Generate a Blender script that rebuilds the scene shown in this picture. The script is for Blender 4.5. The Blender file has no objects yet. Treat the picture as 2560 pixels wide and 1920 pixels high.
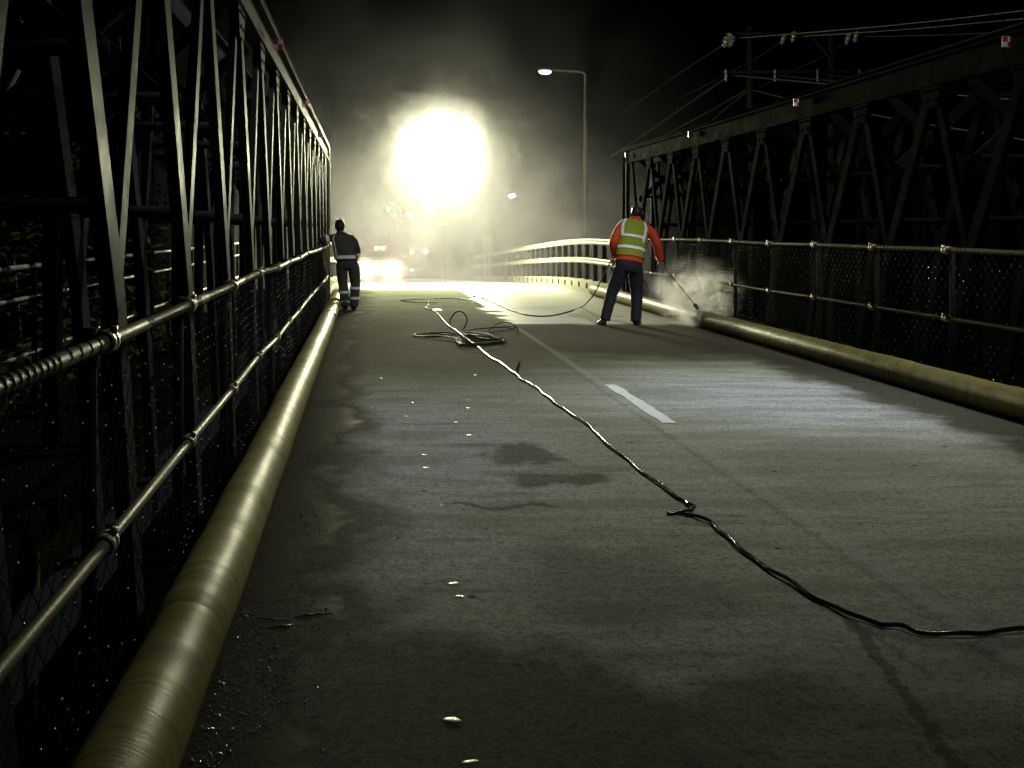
import bpy, bmesh, math, random
from mathutils import Vector, Matrix, noise as mnoise
random.seed(7)
C = bpy.context.scene.collection
SC = bpy.context.scene
F, H, VX, VY = 2600.0, 1.5, 918.0, 573.0          # lens in photo pixels, eye height, vanishing point
def W(x, y, D): return Vector(((x - VX) * D / F, D, H - (y - VY) * D / F))
def G(x, y, z=0.0):
    D = F * (H - z) / (y - VY)
    return Vector(((x - VX) * D / F, D, z))
def zr(D):                                        # road profile: level bridge, then falling away past the crest
    if D < 25: return 0.0
    t = min(D, 110) - 25
    return -.045 * (t - 3 * (1 - math.exp(-t / 3)))
def rnd(a, b): return random.uniform(a, b)
def lerp(a, b, t): return a + (b - a) * t

# ------------------------------------------------------------------ materials
class NT:
    def __init__(s, name):
        s.m = bpy.data.materials.new(name); s.m.use_nodes = True
        s.t = s.m.node_tree; s.t.nodes.clear()
        s.out = s.t.nodes.new('ShaderNodeOutputMaterial')
        s._co = None
    def n(s, ty, _in=None, **kw):
        nd = s.t.nodes.new(ty)
        for k, v in kw.items(): setattr(nd, k, v)
        for k, v in (_in or {}).items(): s.set(nd.inputs[k], v)
        return nd
    def set(s, sock, v):
        if isinstance(v, bpy.types.NodeSocket): s.t.links.new(v, sock)
        elif isinstance(v, bpy.types.Node): s.t.links.new(v.outputs[0], sock)
        else:
            if hasattr(sock.default_value, '__len__') and isinstance(v, (tuple, list)) and len(sock.default_value) == 4 and len(v) == 3: v = tuple(v) + (1,)
            sock.default_value = v
    def co(s):
        if s._co is None: s._co = s.n('ShaderNodeTexCoord').outputs['Object']
        return s._co
    def map(s, scale=(1, 1, 1), loc=(0, 0, 0), vec=None):
        return s.n('ShaderNodeMapping', {'Vector': vec or s.co(), 'Scale': scale, 'Location': loc}).outputs[0]
    def noise(s, scale, detail=3, rough=.55, vec=None, st=(1, 1, 1), dist=0):
        v = s.map(st, vec=vec)
        return s.n('ShaderNodeTexNoise', {'Vector': v, 'Scale': scale, 'Detail': detail, 'Roughness': rough, 'Distortion': dist}).outputs[0]
    def mth(s, op, a, b=0.0, c=None, clamp=False):
        nd = s.n('ShaderNodeMath', operation=op, use_clamp=clamp)
        s.set(nd.inputs[0], a); s.set(nd.inputs[1], b)
        if c is not None: s.set(nd.inputs[2], c)
        return nd.outputs[0]
    def mr(s, v, a, b, c=0.0, d=1.0, smooth=True):
        nd = s.n('ShaderNodeMapRange', interpolation_type='SMOOTHSTEP' if smooth else 'LINEAR')
        for i, q in enumerate((v, a, b, c, d)): s.set(nd.inputs[i], q)
        return nd.outputs[0]
    def mix(s, f, a, b, blend='MIX'):
        nd = s.n('ShaderNodeMix', data_type='RGBA', blend_type=blend)
        s.set(nd.inputs[0], f); s.set(nd.inputs[6], a); s.set(nd.inputs[7], b)
        return nd.outputs[2]
    def xyz(s, v=None):
        nd = s.n('ShaderNodeSeparateXYZ'); s.set(nd.inputs[0], v or s.co()); return nd.outputs
    def bump(s, h, strength=.3, dist=.01):
        return s.n('ShaderNodeBump', {'Height': h, 'Strength': strength, 'Distance': dist}).outputs[0]
    def bsdf(s, color, rough=.5, metal=0.0, normal=None, **kw):
        nd = s.n('ShaderNodeBsdfPrincipled', {'Base Color': color, 'Roughness': rough, 'Metallic': metal})
        if normal is not None: s.set(nd.inputs['Normal'], normal)
        for k, v in kw.items(): s.set(nd.inputs[k.replace('_', ' ')], v)
        s.t.links.new(nd.outputs[0], s.out.inputs[0]); return s.m
    def matte(s, fac, color, rough=.5, metal=0.0, normal=None):
        """mostly matte surface with a share of gloss (wet film or worn paint)"""
        d = s.n('ShaderNodeBsdfDiffuse', {'Color': color, 'Roughness': .3}); g = s.n('ShaderNodeBsdfPrincipled', {'Base Color': color, 'Roughness': rough, 'Metallic': metal})
        if normal is not None: s.set(d.inputs['Normal'], normal); s.set(g.inputs['Normal'], normal)
        mx = s.n('ShaderNodeMixShader', {0: fac, 1: d.outputs[0], 2: g.outputs[0]})
        s.t.links.new(mx.outputs[0], s.out.inputs[0]); return s.m
    def emit(s, color, strength):
        nd = s.n('ShaderNodeEmission', {'Color': color, 'Strength': strength})
        s.t.links.new(nd.outputs[0], s.out.inputs[0]); return s.m

def simple(name, color, rough=.5, metal=0.0, nscale=14, namt=.25, bump=.15, bd=.004, **kw):
    t = NT(name)
    nz = t.noise(nscale, 4)
    dark = tuple(c * (1 - namt) for c in color); lite = tuple(min(1, c * (1 + namt)) for c in color)
    col = t.mix(nz, dark, lite)
    r = t.mr(t.noise(nscale * 2.3, 3), .3, .7, max(.02, rough - .1), min(1, rough + .1))
    return t.bsdf(col, r, metal, t.bump(t.noise(nscale * 5, 3), bump, bd), **kw)
def emitter(name, color, strength): return NT(name).emit(color, strength)

M = {}
def mk_road():
    t = NT('road_concrete')
    wob = t.n('ShaderNodeTexNoise', {'Vector': t.map((1, .8, 1)), 'Scale': 1.3, 'Detail': 4.0, 'Roughness': .6}).outputs['Color']
    wobc = t.n('ShaderNodeVectorMath', {0: wob, 1: (.5, .5, .5)}, operation='SUBTRACT').outputs[0]
    wobs = t.n('ShaderNodeVectorMath', {0: wobc, 1: (1.3, 1.9, 0)}, operation='MULTIPLY').outputs[0]
    p = t.n('ShaderNodeVectorMath', {0: t.co(), 1: wobs}, operation='ADD').outputs[0]
    X, Y, _ = t.xyz(p)
    X0, Y0, _ = t.xyz()
    sm = t.n('ShaderNodeTexNoise', {'Vector': t.map((1, .6, 1)), 'Scale': 2.2, 'Detail': 4.0, 'Roughness': .6}).outputs['Color']
    sm = t.n('ShaderNodeVectorMath', {0: sm, 1: (.5, .5, .5)}, operation='SUBTRACT').outputs[0]
    sm = t.n('ShaderNodeVectorMath', {0: sm, 1: (.8, 1.0, 0)}, operation='MULTIPLY').outputs[0]
    XS, YS, _ = t.xyz(t.n('ShaderNodeVectorMath', {0: t.co(), 1: sm}, operation='ADD').outputs[0])
    def blob(x, y, rx, ry, soft=.6, fine_=False):
        a = t.mth('DIVIDE', t.mth('SUBTRACT', XS if fine_ else X, x), rx); b = t.mth('DIVIDE', t.mth('SUBTRACT', YS if fine_ else Y, y), ry)
        d = t.mth('SQRT', t.mth('ADD', t.mth('MULTIPLY', a, a), t.mth('MULTIPLY', b, b)))
        return t.mr(d, 1 - soft, 1 + soft, 1, 0)
    def add(*v):
        r = v[0]
        for q in v[1:]: r = t.mth('MAXIMUM', r, q)
        return r
    streak = t.noise(.9, 5, .62, st=(.55, 2.4, 1))
    # damp: along both pipes, the back half of the left lane, a few puddle stains
    damp = add(t.mr(X, -.25, .30, 1, 0), t.mr(X, 4.15, 4.65, 0, 1),
               t.mth('MULTIPLY', blob(.8, 14.2, 2.3, 4.4, .4), .9),
               t.mth('MULTIPLY', blob(3.7, 14.4, 2.6, 2.6, .3), 1.0),
               t.mth('MULTIPLY', blob(1.05, 6.95, .26, .34, .3, True), .8), t.mth('MULTIPLY', blob(1.15, 6.25, .30, .22, .3, True), .8), t.mth('MULTIPLY', blob(.72, 5.62, .34, .05, .3, True), .7), t.mth('MULTIPLY', blob(.98, 4.45, .40, .5, .5, True), .45),
               t.mth('MULTIPLY', blob(.35, 3.2, 1.3, .45), .9), t.mth('MULTIPLY', blob(2.3, 2.9, 1.3, .4), .6),
               t.mth('MULTIPLY', t.mr(streak, .52, .70), .6))
    # washed lane and crest: clean wet concrete with a film of water
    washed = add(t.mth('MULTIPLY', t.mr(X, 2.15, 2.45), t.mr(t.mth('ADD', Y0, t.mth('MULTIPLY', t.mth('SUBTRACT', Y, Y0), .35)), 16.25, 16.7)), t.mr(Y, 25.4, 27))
    fine = t.noise(38, 5, .7); mid = t.noise(6.5, 5, .6, st=(.7, 1.5, 1))
    v1 = t.mth('ADD', t.mth('MULTIPLY', t.noise(71, 4, .75), .6), t.mth('MULTIPLY', t.noise(17, 4, .7), .4))
    pit = t.mr(v1, .50, .60)
    dry = t.mix(mid, (.265, .275, .20), (.40, .415, .33))
    dry = t.mix(add(t.mth('MULTIPLY', blob(.30, 7.4, .75, 2.3), .85), blob(3.9, 9.2, 1.4, 1.5)), dry, t.mix(mid, (.34, .355, .35), (.50, .52, .52)))  # paler dry patches, with the bluish lamplight on them painted into the colour
    dry = t.mix(t.mr(streak, .40, .56, .55, 0), dry, (.175, .18, .125))
    dry = t.mix(t.mr(fine, .47, .62, 0, .55), dry, (.11, .105, .08))
    dry = t.mix(t.mth('MULTIPLY', pit, .6), dry, (.06, .057, .045))
    wet = t.mix(mid, (.046, .042, .027), (.108, .10, .072))
    wet = t.mix(t.mth('MULTIPLY', pit, .6), wet, (.02, .018, .012))
    wet = t.mix(t.mr(fine, .45, .62, 0, .7), wet, (.03, .026, .02))
    col = t.mix(damp, dry, wet)
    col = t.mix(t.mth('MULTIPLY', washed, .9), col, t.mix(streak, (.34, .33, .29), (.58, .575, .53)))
    # drag trail of the wet cable, the seam along the crown of the road and a few dark spots
    def line(x1, y1, x2, y2, w, lo, hi):
        k = (x2 - x1) / (y2 - y1)
        q = t.mth('ADD', X0, t.mth('MULTIPLY', t.mth('SUBTRACT', mid, .5), .10))
        d = t.mth('ABSOLUTE', t.mth('SUBTRACT', q, t.mth('ADD', t.mth('MULTIPLY', t.mth('SUBTRACT', Y0, y1), k), x1)))
        m = t.mr(d, w * .4, w, 1, 0)
        return t.mth('MULTIPLY', m, t.mth('MULTIPLY', t.mr(Y0, lo, lo + .15), t.mr(Y0, hi - .25, hi, 1, 0)))
    a1, b1 = G(2120, 1540), G(2392, 1915)
    a2, b2 = G(2170, 1580), G(2370, 1720)
    tr = add(line(b1.x, b1.y, a1.x, a1.y, .035, b1.y - .6, a1.y + .15), t.mth('MULTIPLY', line(b2.x, b2.y, a2.x, a2.y, .022, b2.y, a2.y + .3), .6))
    col = t.mix(t.mth('MULTIPLY', tr, .55), col, (.035, .03, .02))
    seam = t.mr(t.mth('ABSOLUTE', t.mth('SUBTRACT', t.mth('ADD', X0, t.mth('MULTIPLY', mid, .03)), 2.20)), .012, .03, 1, 0)
    col = t.mix(t.mth('MULTIPLY', seam, .22), col, (.05, .045, .04))
    seam2 = t.mr(t.mth('ABSOLUTE', t.mth('SUBTRACT', t.mth('ADD', X0, t.mth('MULTIPLY', mid, .03)), 2.30)), .02, .06, 1, 0)
    col = t.mix(t.mth('MULTIPLY', seam2, .28), col, (.34, .33, .31))
    for jy in (8.6, 13.5, 18.1, 22.7):
        j = t.mr(t.mth('ABSOLUTE', t.mth('SUBTRACT', t.mth('ADD', Y0, t.mth('MULTIPLY', mid, .05)), jy)), .01, .03, 1, 0)
        col = t.mix(t.mth('MULTIPLY', j, .22), col, (.05, .045, .038))
    v2 = t.n('ShaderNodeTexVoronoi', {'Vector': t.co(), 'Scale': 2.6}).outputs[0]
    col = t.mix(t.mr(v2, .035, .06, .8, 0), col, (.03, .028, .024))
    wetm = t.mth('MAXIMUM', damp, t.mth('MULTIPLY', washed, .95))
    rough = t.mr(t.mth('MULTIPLY', washed, .95), 0, 1, .78, .36)
    rough = t.mth('ADD', rough, t.mth('MULTIPLY', t.mth('SUBTRACT', streak, .5), .25))
    pud = t.mr(X, -.38, -.12, 1, 0)
    rough = t.mth('SUBTRACT', rough, t.mth('MULTIPLY', pud, .38), clamp=True)
    grit = t.noise(130, 3, .7)
    h = t.mth('ADD', t.mth('MULTIPLY', fine, .5), t.mth('ADD', t.mth('MULTIPLY', v1, .5), t.mth('ADD', t.mth('MULTIPLY', mid, .25), t.mth('MULTIPLY', grit, t.mr(pud, 0, 1, .25, 2.6)))))
    return t.matte(t.mth('MAXIMUM', t.mth('MULTIPLY', washed, .40), t.mth('MAXIMUM', t.mth('MULTIPLY', pud, .20), t.mr(damp, 0, 1, .03, .08))), col, rough, 0, t.bump(h, .26, .006))
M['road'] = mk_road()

def mk_pipe():
    t = NT('wrapped_plastic')
    X, Y, Z = t.xyz()
    ringn = t.noise(1.0, 4, .65, st=(3, 34, 3)); big = t.noise(1.6, 4)
    dirt = t.noise(4, 5, .65)
    col = t.mix(big, (.115, .104, .026), (.185, .172, .056))
    col = t.mix(t.mr(ringn, .42, .68, 0, .7), col, (.075, .066, .022))
    col = t.mix(t.mr(dirt, .50, .72, 0, .75), col, (.06, .048, .02))
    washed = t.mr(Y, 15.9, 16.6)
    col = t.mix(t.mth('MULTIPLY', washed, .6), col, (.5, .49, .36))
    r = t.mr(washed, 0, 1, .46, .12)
    r = t.mth('ADD', r, t.mth('MULTIPLY', t.mth('SUBTRACT', dirt, .45), .30))
    fine = t.noise(60, 3)
    h = t.mth('ADD', t.mth('MULTIPLY', ringn, .48), t.mth('ADD', t.mth('MULTIPLY', fine, .10), t.mth('MULTIPLY', big, 1.5)))
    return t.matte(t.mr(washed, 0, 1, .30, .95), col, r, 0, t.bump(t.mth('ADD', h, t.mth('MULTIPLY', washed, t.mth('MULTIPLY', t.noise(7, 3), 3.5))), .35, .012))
M['pipe'] = mk_pipe()

def mk_paint(name, a, b, rust, rough, metal=0.0, amt=.6, spec=.5):
    t = NT(name)
    n1 = t.noise(3.2, 5, .65); n2 = t.noise(17, 4, .65)
    col = t.mix(n1, a, b)
    col = t.mix(t.mr(n2, .56, .74, 0, amt), col, rust)
    r = t.mth('ADD', t.mr(n1, .3, .7, rough - .08, rough + .1), t.mth('MULTIPLY', n2, .12))
    nrm = t.bump(t.noise(70, 3), .22, .003)
    return t.bsdf(col, r, metal, nrm) if spec >= .5 else t.matte(spec, col, r, metal, nrm)
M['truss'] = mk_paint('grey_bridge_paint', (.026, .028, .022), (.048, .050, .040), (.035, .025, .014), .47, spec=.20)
M['truss_far'] = mk_paint('unlit_bridge_paint', (.004, .0043, .0036), (.008, .0083, .007), (.004, .003, .002), .75, spec=.035)  # near-black copy of the bridge paint: right truss's lack of light, in colour
M['truss_dark'] = mk_paint('shaded_bridge_paint', (.016, .019, .020), (.030, .035, .036), (.01, .008, .005), .7, spec=.08)  # darker copy of the bridge paint, shade of the rear members painted in
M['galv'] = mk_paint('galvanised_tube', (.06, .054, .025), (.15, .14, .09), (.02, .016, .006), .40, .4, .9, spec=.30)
M['galv_shade'] = mk_paint('shaded_tube', (.024, .021, .009), (.055, .05, .028), (.010, .008, .003), .5, .2, .9, spec=.13)  # tube colour again, darkened to paint in the shade on the right fence
M['bright_tube'] = mk_paint('wet_bright_tube', (.45, .45, .38), (.6, .6, .5), (.2, .17, .08), .34, .7, .6)
M['wire'] = mk_paint('galvanised_wire', (.006, .006, .0055), (.011, .011, .010), (.005, .004, .003), .5, spec=.08)
M['coupler'] = mk_paint('rusty_coupler', (.16, .13, .07), (.26, .23, .15), (.06, .035, .015), .42, .6)
M['drop'] = NT('water_drop').bsdf((.95, .95, .9), .30, 1.0)
M['rubber'] = simple('black_rubber', (.012, .012, .012), .30, nscale=30, bump=.2)
M['cable'] = simple('wet_cable_sheath', (.016, .016, .017), .17, nscale=40, bump=.25, bd=.002)
M['hose'] = mk_paint('black_hose_rubber', (.010, .010, .010), (.018, .018, .018), (.02, .018, .014), .42, spec=.30)
M['strap'] = simple('dark_strap', (.015, .013, .01), .45)
M['skin'] = simple('skin', (.45, .27, .19), .5, nscale=25, namt=.12)
M['hair'] = simple('dark_hair', (.02, .015, .012), .5, nscale=60, namt=.4, bump=.6)
M['orange'] = simple('orange_jacket_cloth', (.60, .05, .013), .75, nscale=16, namt=.18, bump=.5, bd=.01)
M['vest'] = simple('yellow_vest_cloth', (.25, .30, .009), .7, nscale=14, namt=.15, bump=.5, bd=.01)
M['vest_dim'] = simple('olive_vest_cloth', (.062, .058, .035), .75, nscale=14, namt=.2, bump=.5, bd=.01)
M['navy'] = simple('navy_trouser_cloth', (.010, .011, .017), .8, nscale=14, namt=.25, bump=.6, bd=.012)
M['greycloth'] = simple('grey_work_cloth', (.055, .056, .052), .8, nscale=14, namt=.25, bump=.6, bd=.012)
M['bluecloth'] = simple('dark_blue_jacket_cloth', (.032, .038, .055), .75, nscale=14, namt=.25, bump=.5, bd=.01)
M['boot'] = simple('boot_leather', (.02, .018, .018), .45)
def mk_tape():
    t = NT('reflective_tape')
    n = t.noise(22, 3)
    b = t.n('ShaderNodeBsdfPrincipled', {'Base Color': t.mix(n, (.80, .86, .9), (.95, .97, 1)), 'Roughness': .5, 'Metallic': .0})
    t.t.links.new(b.outputs[0], t.out.inputs[0]); return t.m
M['tape'] = mk_tape()
M['band'] = simple('headband_plastic', (.10, .095, .08), .3)
M['white'] = mk_paint('worn_white_paint', (.36, .38, .39), (.48, .50, .51), (.13, .13, .12), .7, 0, .95)
M['concrete'] = mk_paint('pale_concrete', (.11, .105, .075), (.16, .155, .115), (.1, .09, .07), .7, spec=.3)
M['rail_paint'] = mk_paint('pale_guard_rail_steel', (.115, .115, .088), (.165, .165, .128), (.09, .08, .055), .5, spec=.3)
M['dark_steel'] = mk_paint('dark_steel', (.007, .007, .007), (.012, .012, .012), (.009, .006, .004), .6, spec=.08)
M['pole'] = mk_paint('grey_pole_steel', (.006, .0058, .0055), (.010, .0095, .009), (.005, .0045, .004), .6, spec=.08)
M['timber'] = mk_paint('dark_timber', (.004, .0036, .003), (.007, .006, .005), (.003, .003, .002), .85, spec=.03)
M['porcelain'] = simple('glazed_porcelain', (.05, .05, .048), .10, nscale=8, namt=.1, bump=.02)
M['alu'] = simple('stranded_aluminium', (.018, .018, .017), .5, .5)
M['leaf_pale'] = simple('pale_dead_leaf', (.58, .54, .33), .52, nscale=60, namt=.3)
M['grit'] = simple('wet_stone_grit', (.16, .15, .12), .16, nscale=30, namt=.5, bump=0)
M['mud'] = simple('wet_mud', (.05, .05, .045), .25, nscale=20, namt=.4, bump=.5)
M['bark'] = simple('bark', (.07, .055, .04), .85, nscale=10, namt=.4, bump=.6, bd=.02)
M['foliage'] = mk_paint('foliage', (.03, .045, .009), (.065, .08, .016), (.05, .05, .012), .5, spec=.12)
M['paper'] = simple('white_scrap', (.75, .75, .72), .5)
M['car'] = mk_paint('white_car_paint', (.10, .10, .10), (.14, .14, .14), (.06, .06, .055), .4, spec=.3)
M['glass'] = NT('dark_glass').bsdf((.02, .025, .03), .06)
M['red'] = simple('red_plastic', (.45, .02, .02), .35)
M['generator'] = simple('yellow_generator_paint', (.45, .33, .03), .4)
def mk_ground():
    t = NT('dark_ground')
    return t.matte(0.0, t.mix(t.noise(.35, 6), (.003, .004, .002), (.009, .009, .005)), .9, 0, t.bump(t.noise(3, 5), .6, .1))
M['ground'] = mk_ground()
def mk_target():
    t = NT('red_white_target')
    ck = t.n('ShaderNodeTexChecker', {'Vector': t.map((1, 0, 1), (.5, .5, .5)), 'Color1': (.28, .010, .015, 1), 'Color2': (.40, .40, .41, 1), 'Scale': 22.0})
    return t.bsdf(ck.outputs[0], .4)
M['target'] = mk_target()
LAMP = 385.0
M['balloon'] = emitter('glowing_balloon_fabric', (1, 1, .64), LAMP)
M['lamp_cool'] = emitter('cool_lamp_glow', (.86, .86, 1), 160)
M['lamp_far'] = emitter('far_lamp_glow', (.82, .82, 1), 400)
M['lamp_amber'] = emitter('amber_lamp_glow', (1, .34, .13), 22)
M['lamp_warm'] = emitter('warm_lamp_glow', (1, .85, .6), 30)
M['lamp_car'] = emitter('car_lamp_glow', (1, .58, .40), 420)

# ------------------------------------------------------------------ mesh helpers
class MB:
    def __init__(s): s.v = []; s.f = []
    def ring_loft(s, rings, cap=True, closed=False):
        b = len(s.v); n = len(rings[0])
        for r in rings: s.v += [Vector(p) for p in r]
        L = len(rings)
        for i in range(L if closed else L - 1):
            a = b + i * n; c = b + ((i + 1) % L) * n
            for k in range(n):
                s.f.append((a + k, a + (k + 1) % n, c + (k + 1) % n, c + k))
        if cap and not closed:
            s.f.append(tuple(b + k for k in range(n))[::-1]); s.f.append(tuple(b + (L - 1) * n + k for k in range(n)))
        return s
    def tube(s, pts, r, seg=8, closed=False, cap=True):
        pts = [Vector(p) for p in pts]; n = len(pts)
        rs = r if isinstance(r, (list, tuple)) else [r] * n
        rings = []; prev = None
        for i, p in enumerate(pts):
            a = pts[i - 1] if (i or closed) else p
            c = pts[(i + 1) % n] if (i < n - 1 or closed) else p
            d = (c - a)
            if d.length < 1e-9: d = Vector((0, 0, 1))
            d.normalize()
            if prev is None:
                u = d.orthogonal().normalized()
            else:
                u = prev - d * prev.dot(d)
                u = u.normalized() if u.length > 1e-6 else d.orthogonal().normalized()
            prev = u; w = d.cross(u)
            rings.append([p + (u * math.cos(2 * math.pi * k / seg) + w * math.sin(2 * math.pi * k / seg)) * rs[i] for k in range(seg)])
        return s.ring_loft(rings, cap, closed)
    def box(s, c, d, rz=0.0):
        c = Vector(c); x, y, z = (q / 2 for q in d); R = Matrix.Rotation(rz, 3, 'Z')
        b = len(s.v)
        for sx, sy, sz in ((-1, -1, -1), (1, -1, -1), (1, 1, -1), (-1, 1, -1), (-1, -1, 1), (1, -1, 1), (1, 1, 1), (-1, 1, 1)):
            s.v.append(c + R @ Vector((sx * x, sy * y, sz * z)))
        for f in ((0, 3, 2, 1), (4, 5, 6, 7), (0, 1, 5, 4), (1, 2, 6, 5), (2, 3, 7, 6), (3, 0, 4, 7)):
            s.f.append(tuple(b + k for k in f))
        return s
    def extrude(s, prof, p, q, side):
        p, q = Vector(p), Vector(q); d = (q - p).normalized(); side = Vector(side)
        u = (side - d * side.dot(d)).normalized(); w = d.cross(u)
        return s.ring_loft([[o + u * a + w * b for a, b in prof] for o in (p, q)])
    def lathe(s, prof, c, seg=16, axis=(0, 0, 1)):
        c = Vector(c); ax = Vector(axis).normalized(); u = ax.orthogonal().normalized(); w = ax.cross(u)
        return s.ring_loft([[c + ax * z + (u * math.cos(2 * math.pi * k / seg) + w * math.sin(2 * math.pi * k / seg)) * max(r, 1e-4) for k in range(seg)] for r, z in prof])
    def ico(s, c, r, sub=1, sc=(1, 1, 1)):
        bm = bmesh.new(); bmesh.ops.create_icosphere(bm, subdivisions=sub, radius=1)
        b = len(s.v); c = Vector(c)
        s.v += [c + Vector((q.co.x * sc[0], q.co.y * sc[1], q.co.z * sc[2])) * r for q in bm.verts]
        s.f += [tuple(b + q.index for q in f.verts) for f in bm.faces]
        bm.free(); return s
    def build(s, name, mat, parent=None, smooth=False, bevel=0.0):
        org = Vector((0, 0, 0)); p = parent
        while p is not None: org += p.location; p = p.parent
        me = bpy.data.meshes.new(name)
        if parent is None and False: pass
        me.from_pydata([tuple(q - org) for q in s.v], [], s.f); me.update()
        if smooth: me.polygons.foreach_set('use_smooth', [True] * len(me.polygons))
        me.materials.append(mat)
        o = bpy.data.objects.new(name, me); C.objects.link(o)
        if parent is not None: o.parent = parent
        if bevel:
            m = o.modifiers.new('bevel', 'BEVEL'); m.width = bevel; m.segments = 2; m.limit_method = 'ANGLE'
        return o
def tag(o, label=None, cat=None, group=None, kind=None):
    if label: o['label'] = label
    if cat: o['category'] = cat
    if group: o['group'] = group
    if kind: o['kind'] = kind
    return o
def thing(name, label, cat, loc=(0, 0, 0), group=None):
    o = bpy.data.objects.new(name, None); o.empty_display_size = .1; C.objects.link(o); o.location = loc
    return tag(o, label, cat, group)
def copy_tree(o, parent=None):
    c = o.copy(); C.objects.link(c); c.parent = parent
    for ch in o.children: copy_tree(ch, c)
    return c
def smooth_path(pts, n=8, closed=False):
    pts = [Vector(p) for p in pts]; out = []; L = len(pts)
    for i in range(L if closed else L - 1):
        p0 = pts[(i - 1) % L] if (closed or i) else pts[0]
        p1, p2 = pts[i], pts[(i + 1) % L]
        p3 = pts[(i + 2) % L] if (closed or i < L - 2) else pts[-1]
        for k in range(n):
            t = k / n
            out.append(.5 * ((2 * p1) + (p2 - p0) * t + (2 * p0 - 5 * p1 + 4 * p2 - p3) * t * t + (3 * p1 - p0 - 3 * p2 + p3) * t ** 3))
    if not closed: out.append(pts[-1])
    return out

# ------------------------------------------------------------------ camera, world, render
cam = bpy.data.cameras.new('camera'); co = bpy.data.objects.new('camera', cam); C.objects.link(co)
co.location = (0, 0, H); co.rotation_euler = (math.pi / 2, 0, 0)
cam.sensor_width = 36; cam.lens = F / 2560 * 36
cam.shift_x = (1280 - VX) / 2560; cam.shift_y = -(960 - VY) / 2560
cam.clip_start = .05; cam.clip_end = 3000
SC.camera = co
wd = bpy.data.worlds.new('World'); SC.world = wd; wd.use_nodes = True
bg = wd.node_tree.nodes['Background']
sky = wd.node_tree.nodes.new('ShaderNodeTexSky'); sky.sky_type = 'NISHITA'; sky.sun_disc = False
sky.sun_elevation = math.radians(-6); sky.sun_rotation = math.radians(150)
wd.node_tree.links.new(sky.outputs[0], bg.inputs[0]); bg.inputs[1].default_value = .001
SC.view_settings.view_transform = 'Standard'; SC.view_settings.look = 'None'
SC.view_settings.exposure = 0; SC.view_settings.gamma = 1
cy = SC.cycles
cy.use_denoising = True; cy.denoising_input_passes = 'RGB_ALBEDO'; cy.max_bounces = 5; cy.diffuse_bounces = 2; cy.glossy_bounces = 3; cy.transmission_bounces = 3
cy.volume_bounces = 0; cy.transparent_max_bounces = 8; cy.sample_clamp_indirect = 4; cy.sample_clamp_direct = 0
cy.caustics_reflective = False; cy.caustics_refractive = False
cy.use_adaptive_sampling = True; cy.adaptive_threshold = .01

# ------------------------------------------------------------------ ground, road
XL, XR = -.74, 5.30
def road_mesh():
    b = MB(); Ys = []; y = -4.0
    while y < 110: Ys.append(y); y += 1.0 if y < 24 else (.5 if y < 60 else 4)
    for y in Ys:
        xl = XL if y < 24 else XL - .10; xr = XR if y < 24 else XR + .10
        z = zr(y)
        for k in range(9): b.v.append(Vector((lerp(xl, xr, k / 8), y, z)))
    n = 9
    for i in range(len(Ys) - 1):
        for k in range(n - 1):
            a = i * n + k; b.f.append((a, a + 1, a + n + 1, a + n))
    # slab edges of the bridge deck
    for k, sgn in ((0, 1), (n - 1, -1)):
        base = len(b.v)
        for i in range(len(Ys)): b.v.append(b.v[i * n + k] + Vector((0, 0, -.45)))
        for i in range(len(Ys) - 1):
            q = (i * n + k, (i + 1) * n + k, base + i + 1, base + i)
            b.f.append(q if sgn > 0 else q[::-1])
    return b
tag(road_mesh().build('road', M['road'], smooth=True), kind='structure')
def ground_mesh():
    b = MB()
    xs = [-600, -200, -80, -40, -25, -15, -9, -5, -2.5, 0, 2.3, 5, 7.5, 10, 14, 20, 30, 45, 80, 200, 600]
    ys = [-300, -60, -20, -5, 5, 15, 22, 25, 28, 32, 36, 42, 50, 60, 75, 90, 110, 150, 250, 500, 1200]
    for y in ys:
        for x in xs:
            rise = max(0, min(1, (y - 24) / 9)); side = max(0, 1 - max(0, abs(x - 2.3) - 9) / 14)
            z = lerp(-5.5, min(zr(y), 0) - .5, rise * rise * (3 - 2 * rise) * side) + .15 * math.sin(x * 1.7 + y)
            if abs(x - 2.3) < 5: z = min(z, zr(y) - .5)
            b.v.append(Vector((x, y, z)))
    n = len(xs)
    for i in range(len(ys) - 1):
        for k in range(n - 1):
            a = i * n + k; b.f.append((a, a + 1, a + n + 1, a + n))
    return b
tag(ground_mesh().build('ground', M['ground'], smooth=True), kind='structure')
mk = MB()
for d0, d1, xa, xb in ((8.04, 10.02, 2.285, 2.40), (20.2, 22.4, 2.285, 2.40)):
    n = 16
    base = len(mk.v)
    for i in range(n + 1):
        y = lerp(d0, d1, i / n)
        mk.v += [Vector((xa + rnd(-.012, .012), y, .004)), Vector((xb + rnd(-.012, .012), y, .004))]
    for i in range(n): a = base + 2 * i; mk.f.append((a, a + 1, a + 3, a + 2))
tag(mk.build('road_marking', M['white']), kind='structure')
wk = MB(); wk.box((-2.25, 9, .02), (1.0, 32, .08)); wk.box((-1.72, 9, -.05), (.08, 32, .2)); wk.box((-2.78, 9, -.05), (.08, 32, .2))
tag(wk.build('footpath', M['timber']), kind='structure')

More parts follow.
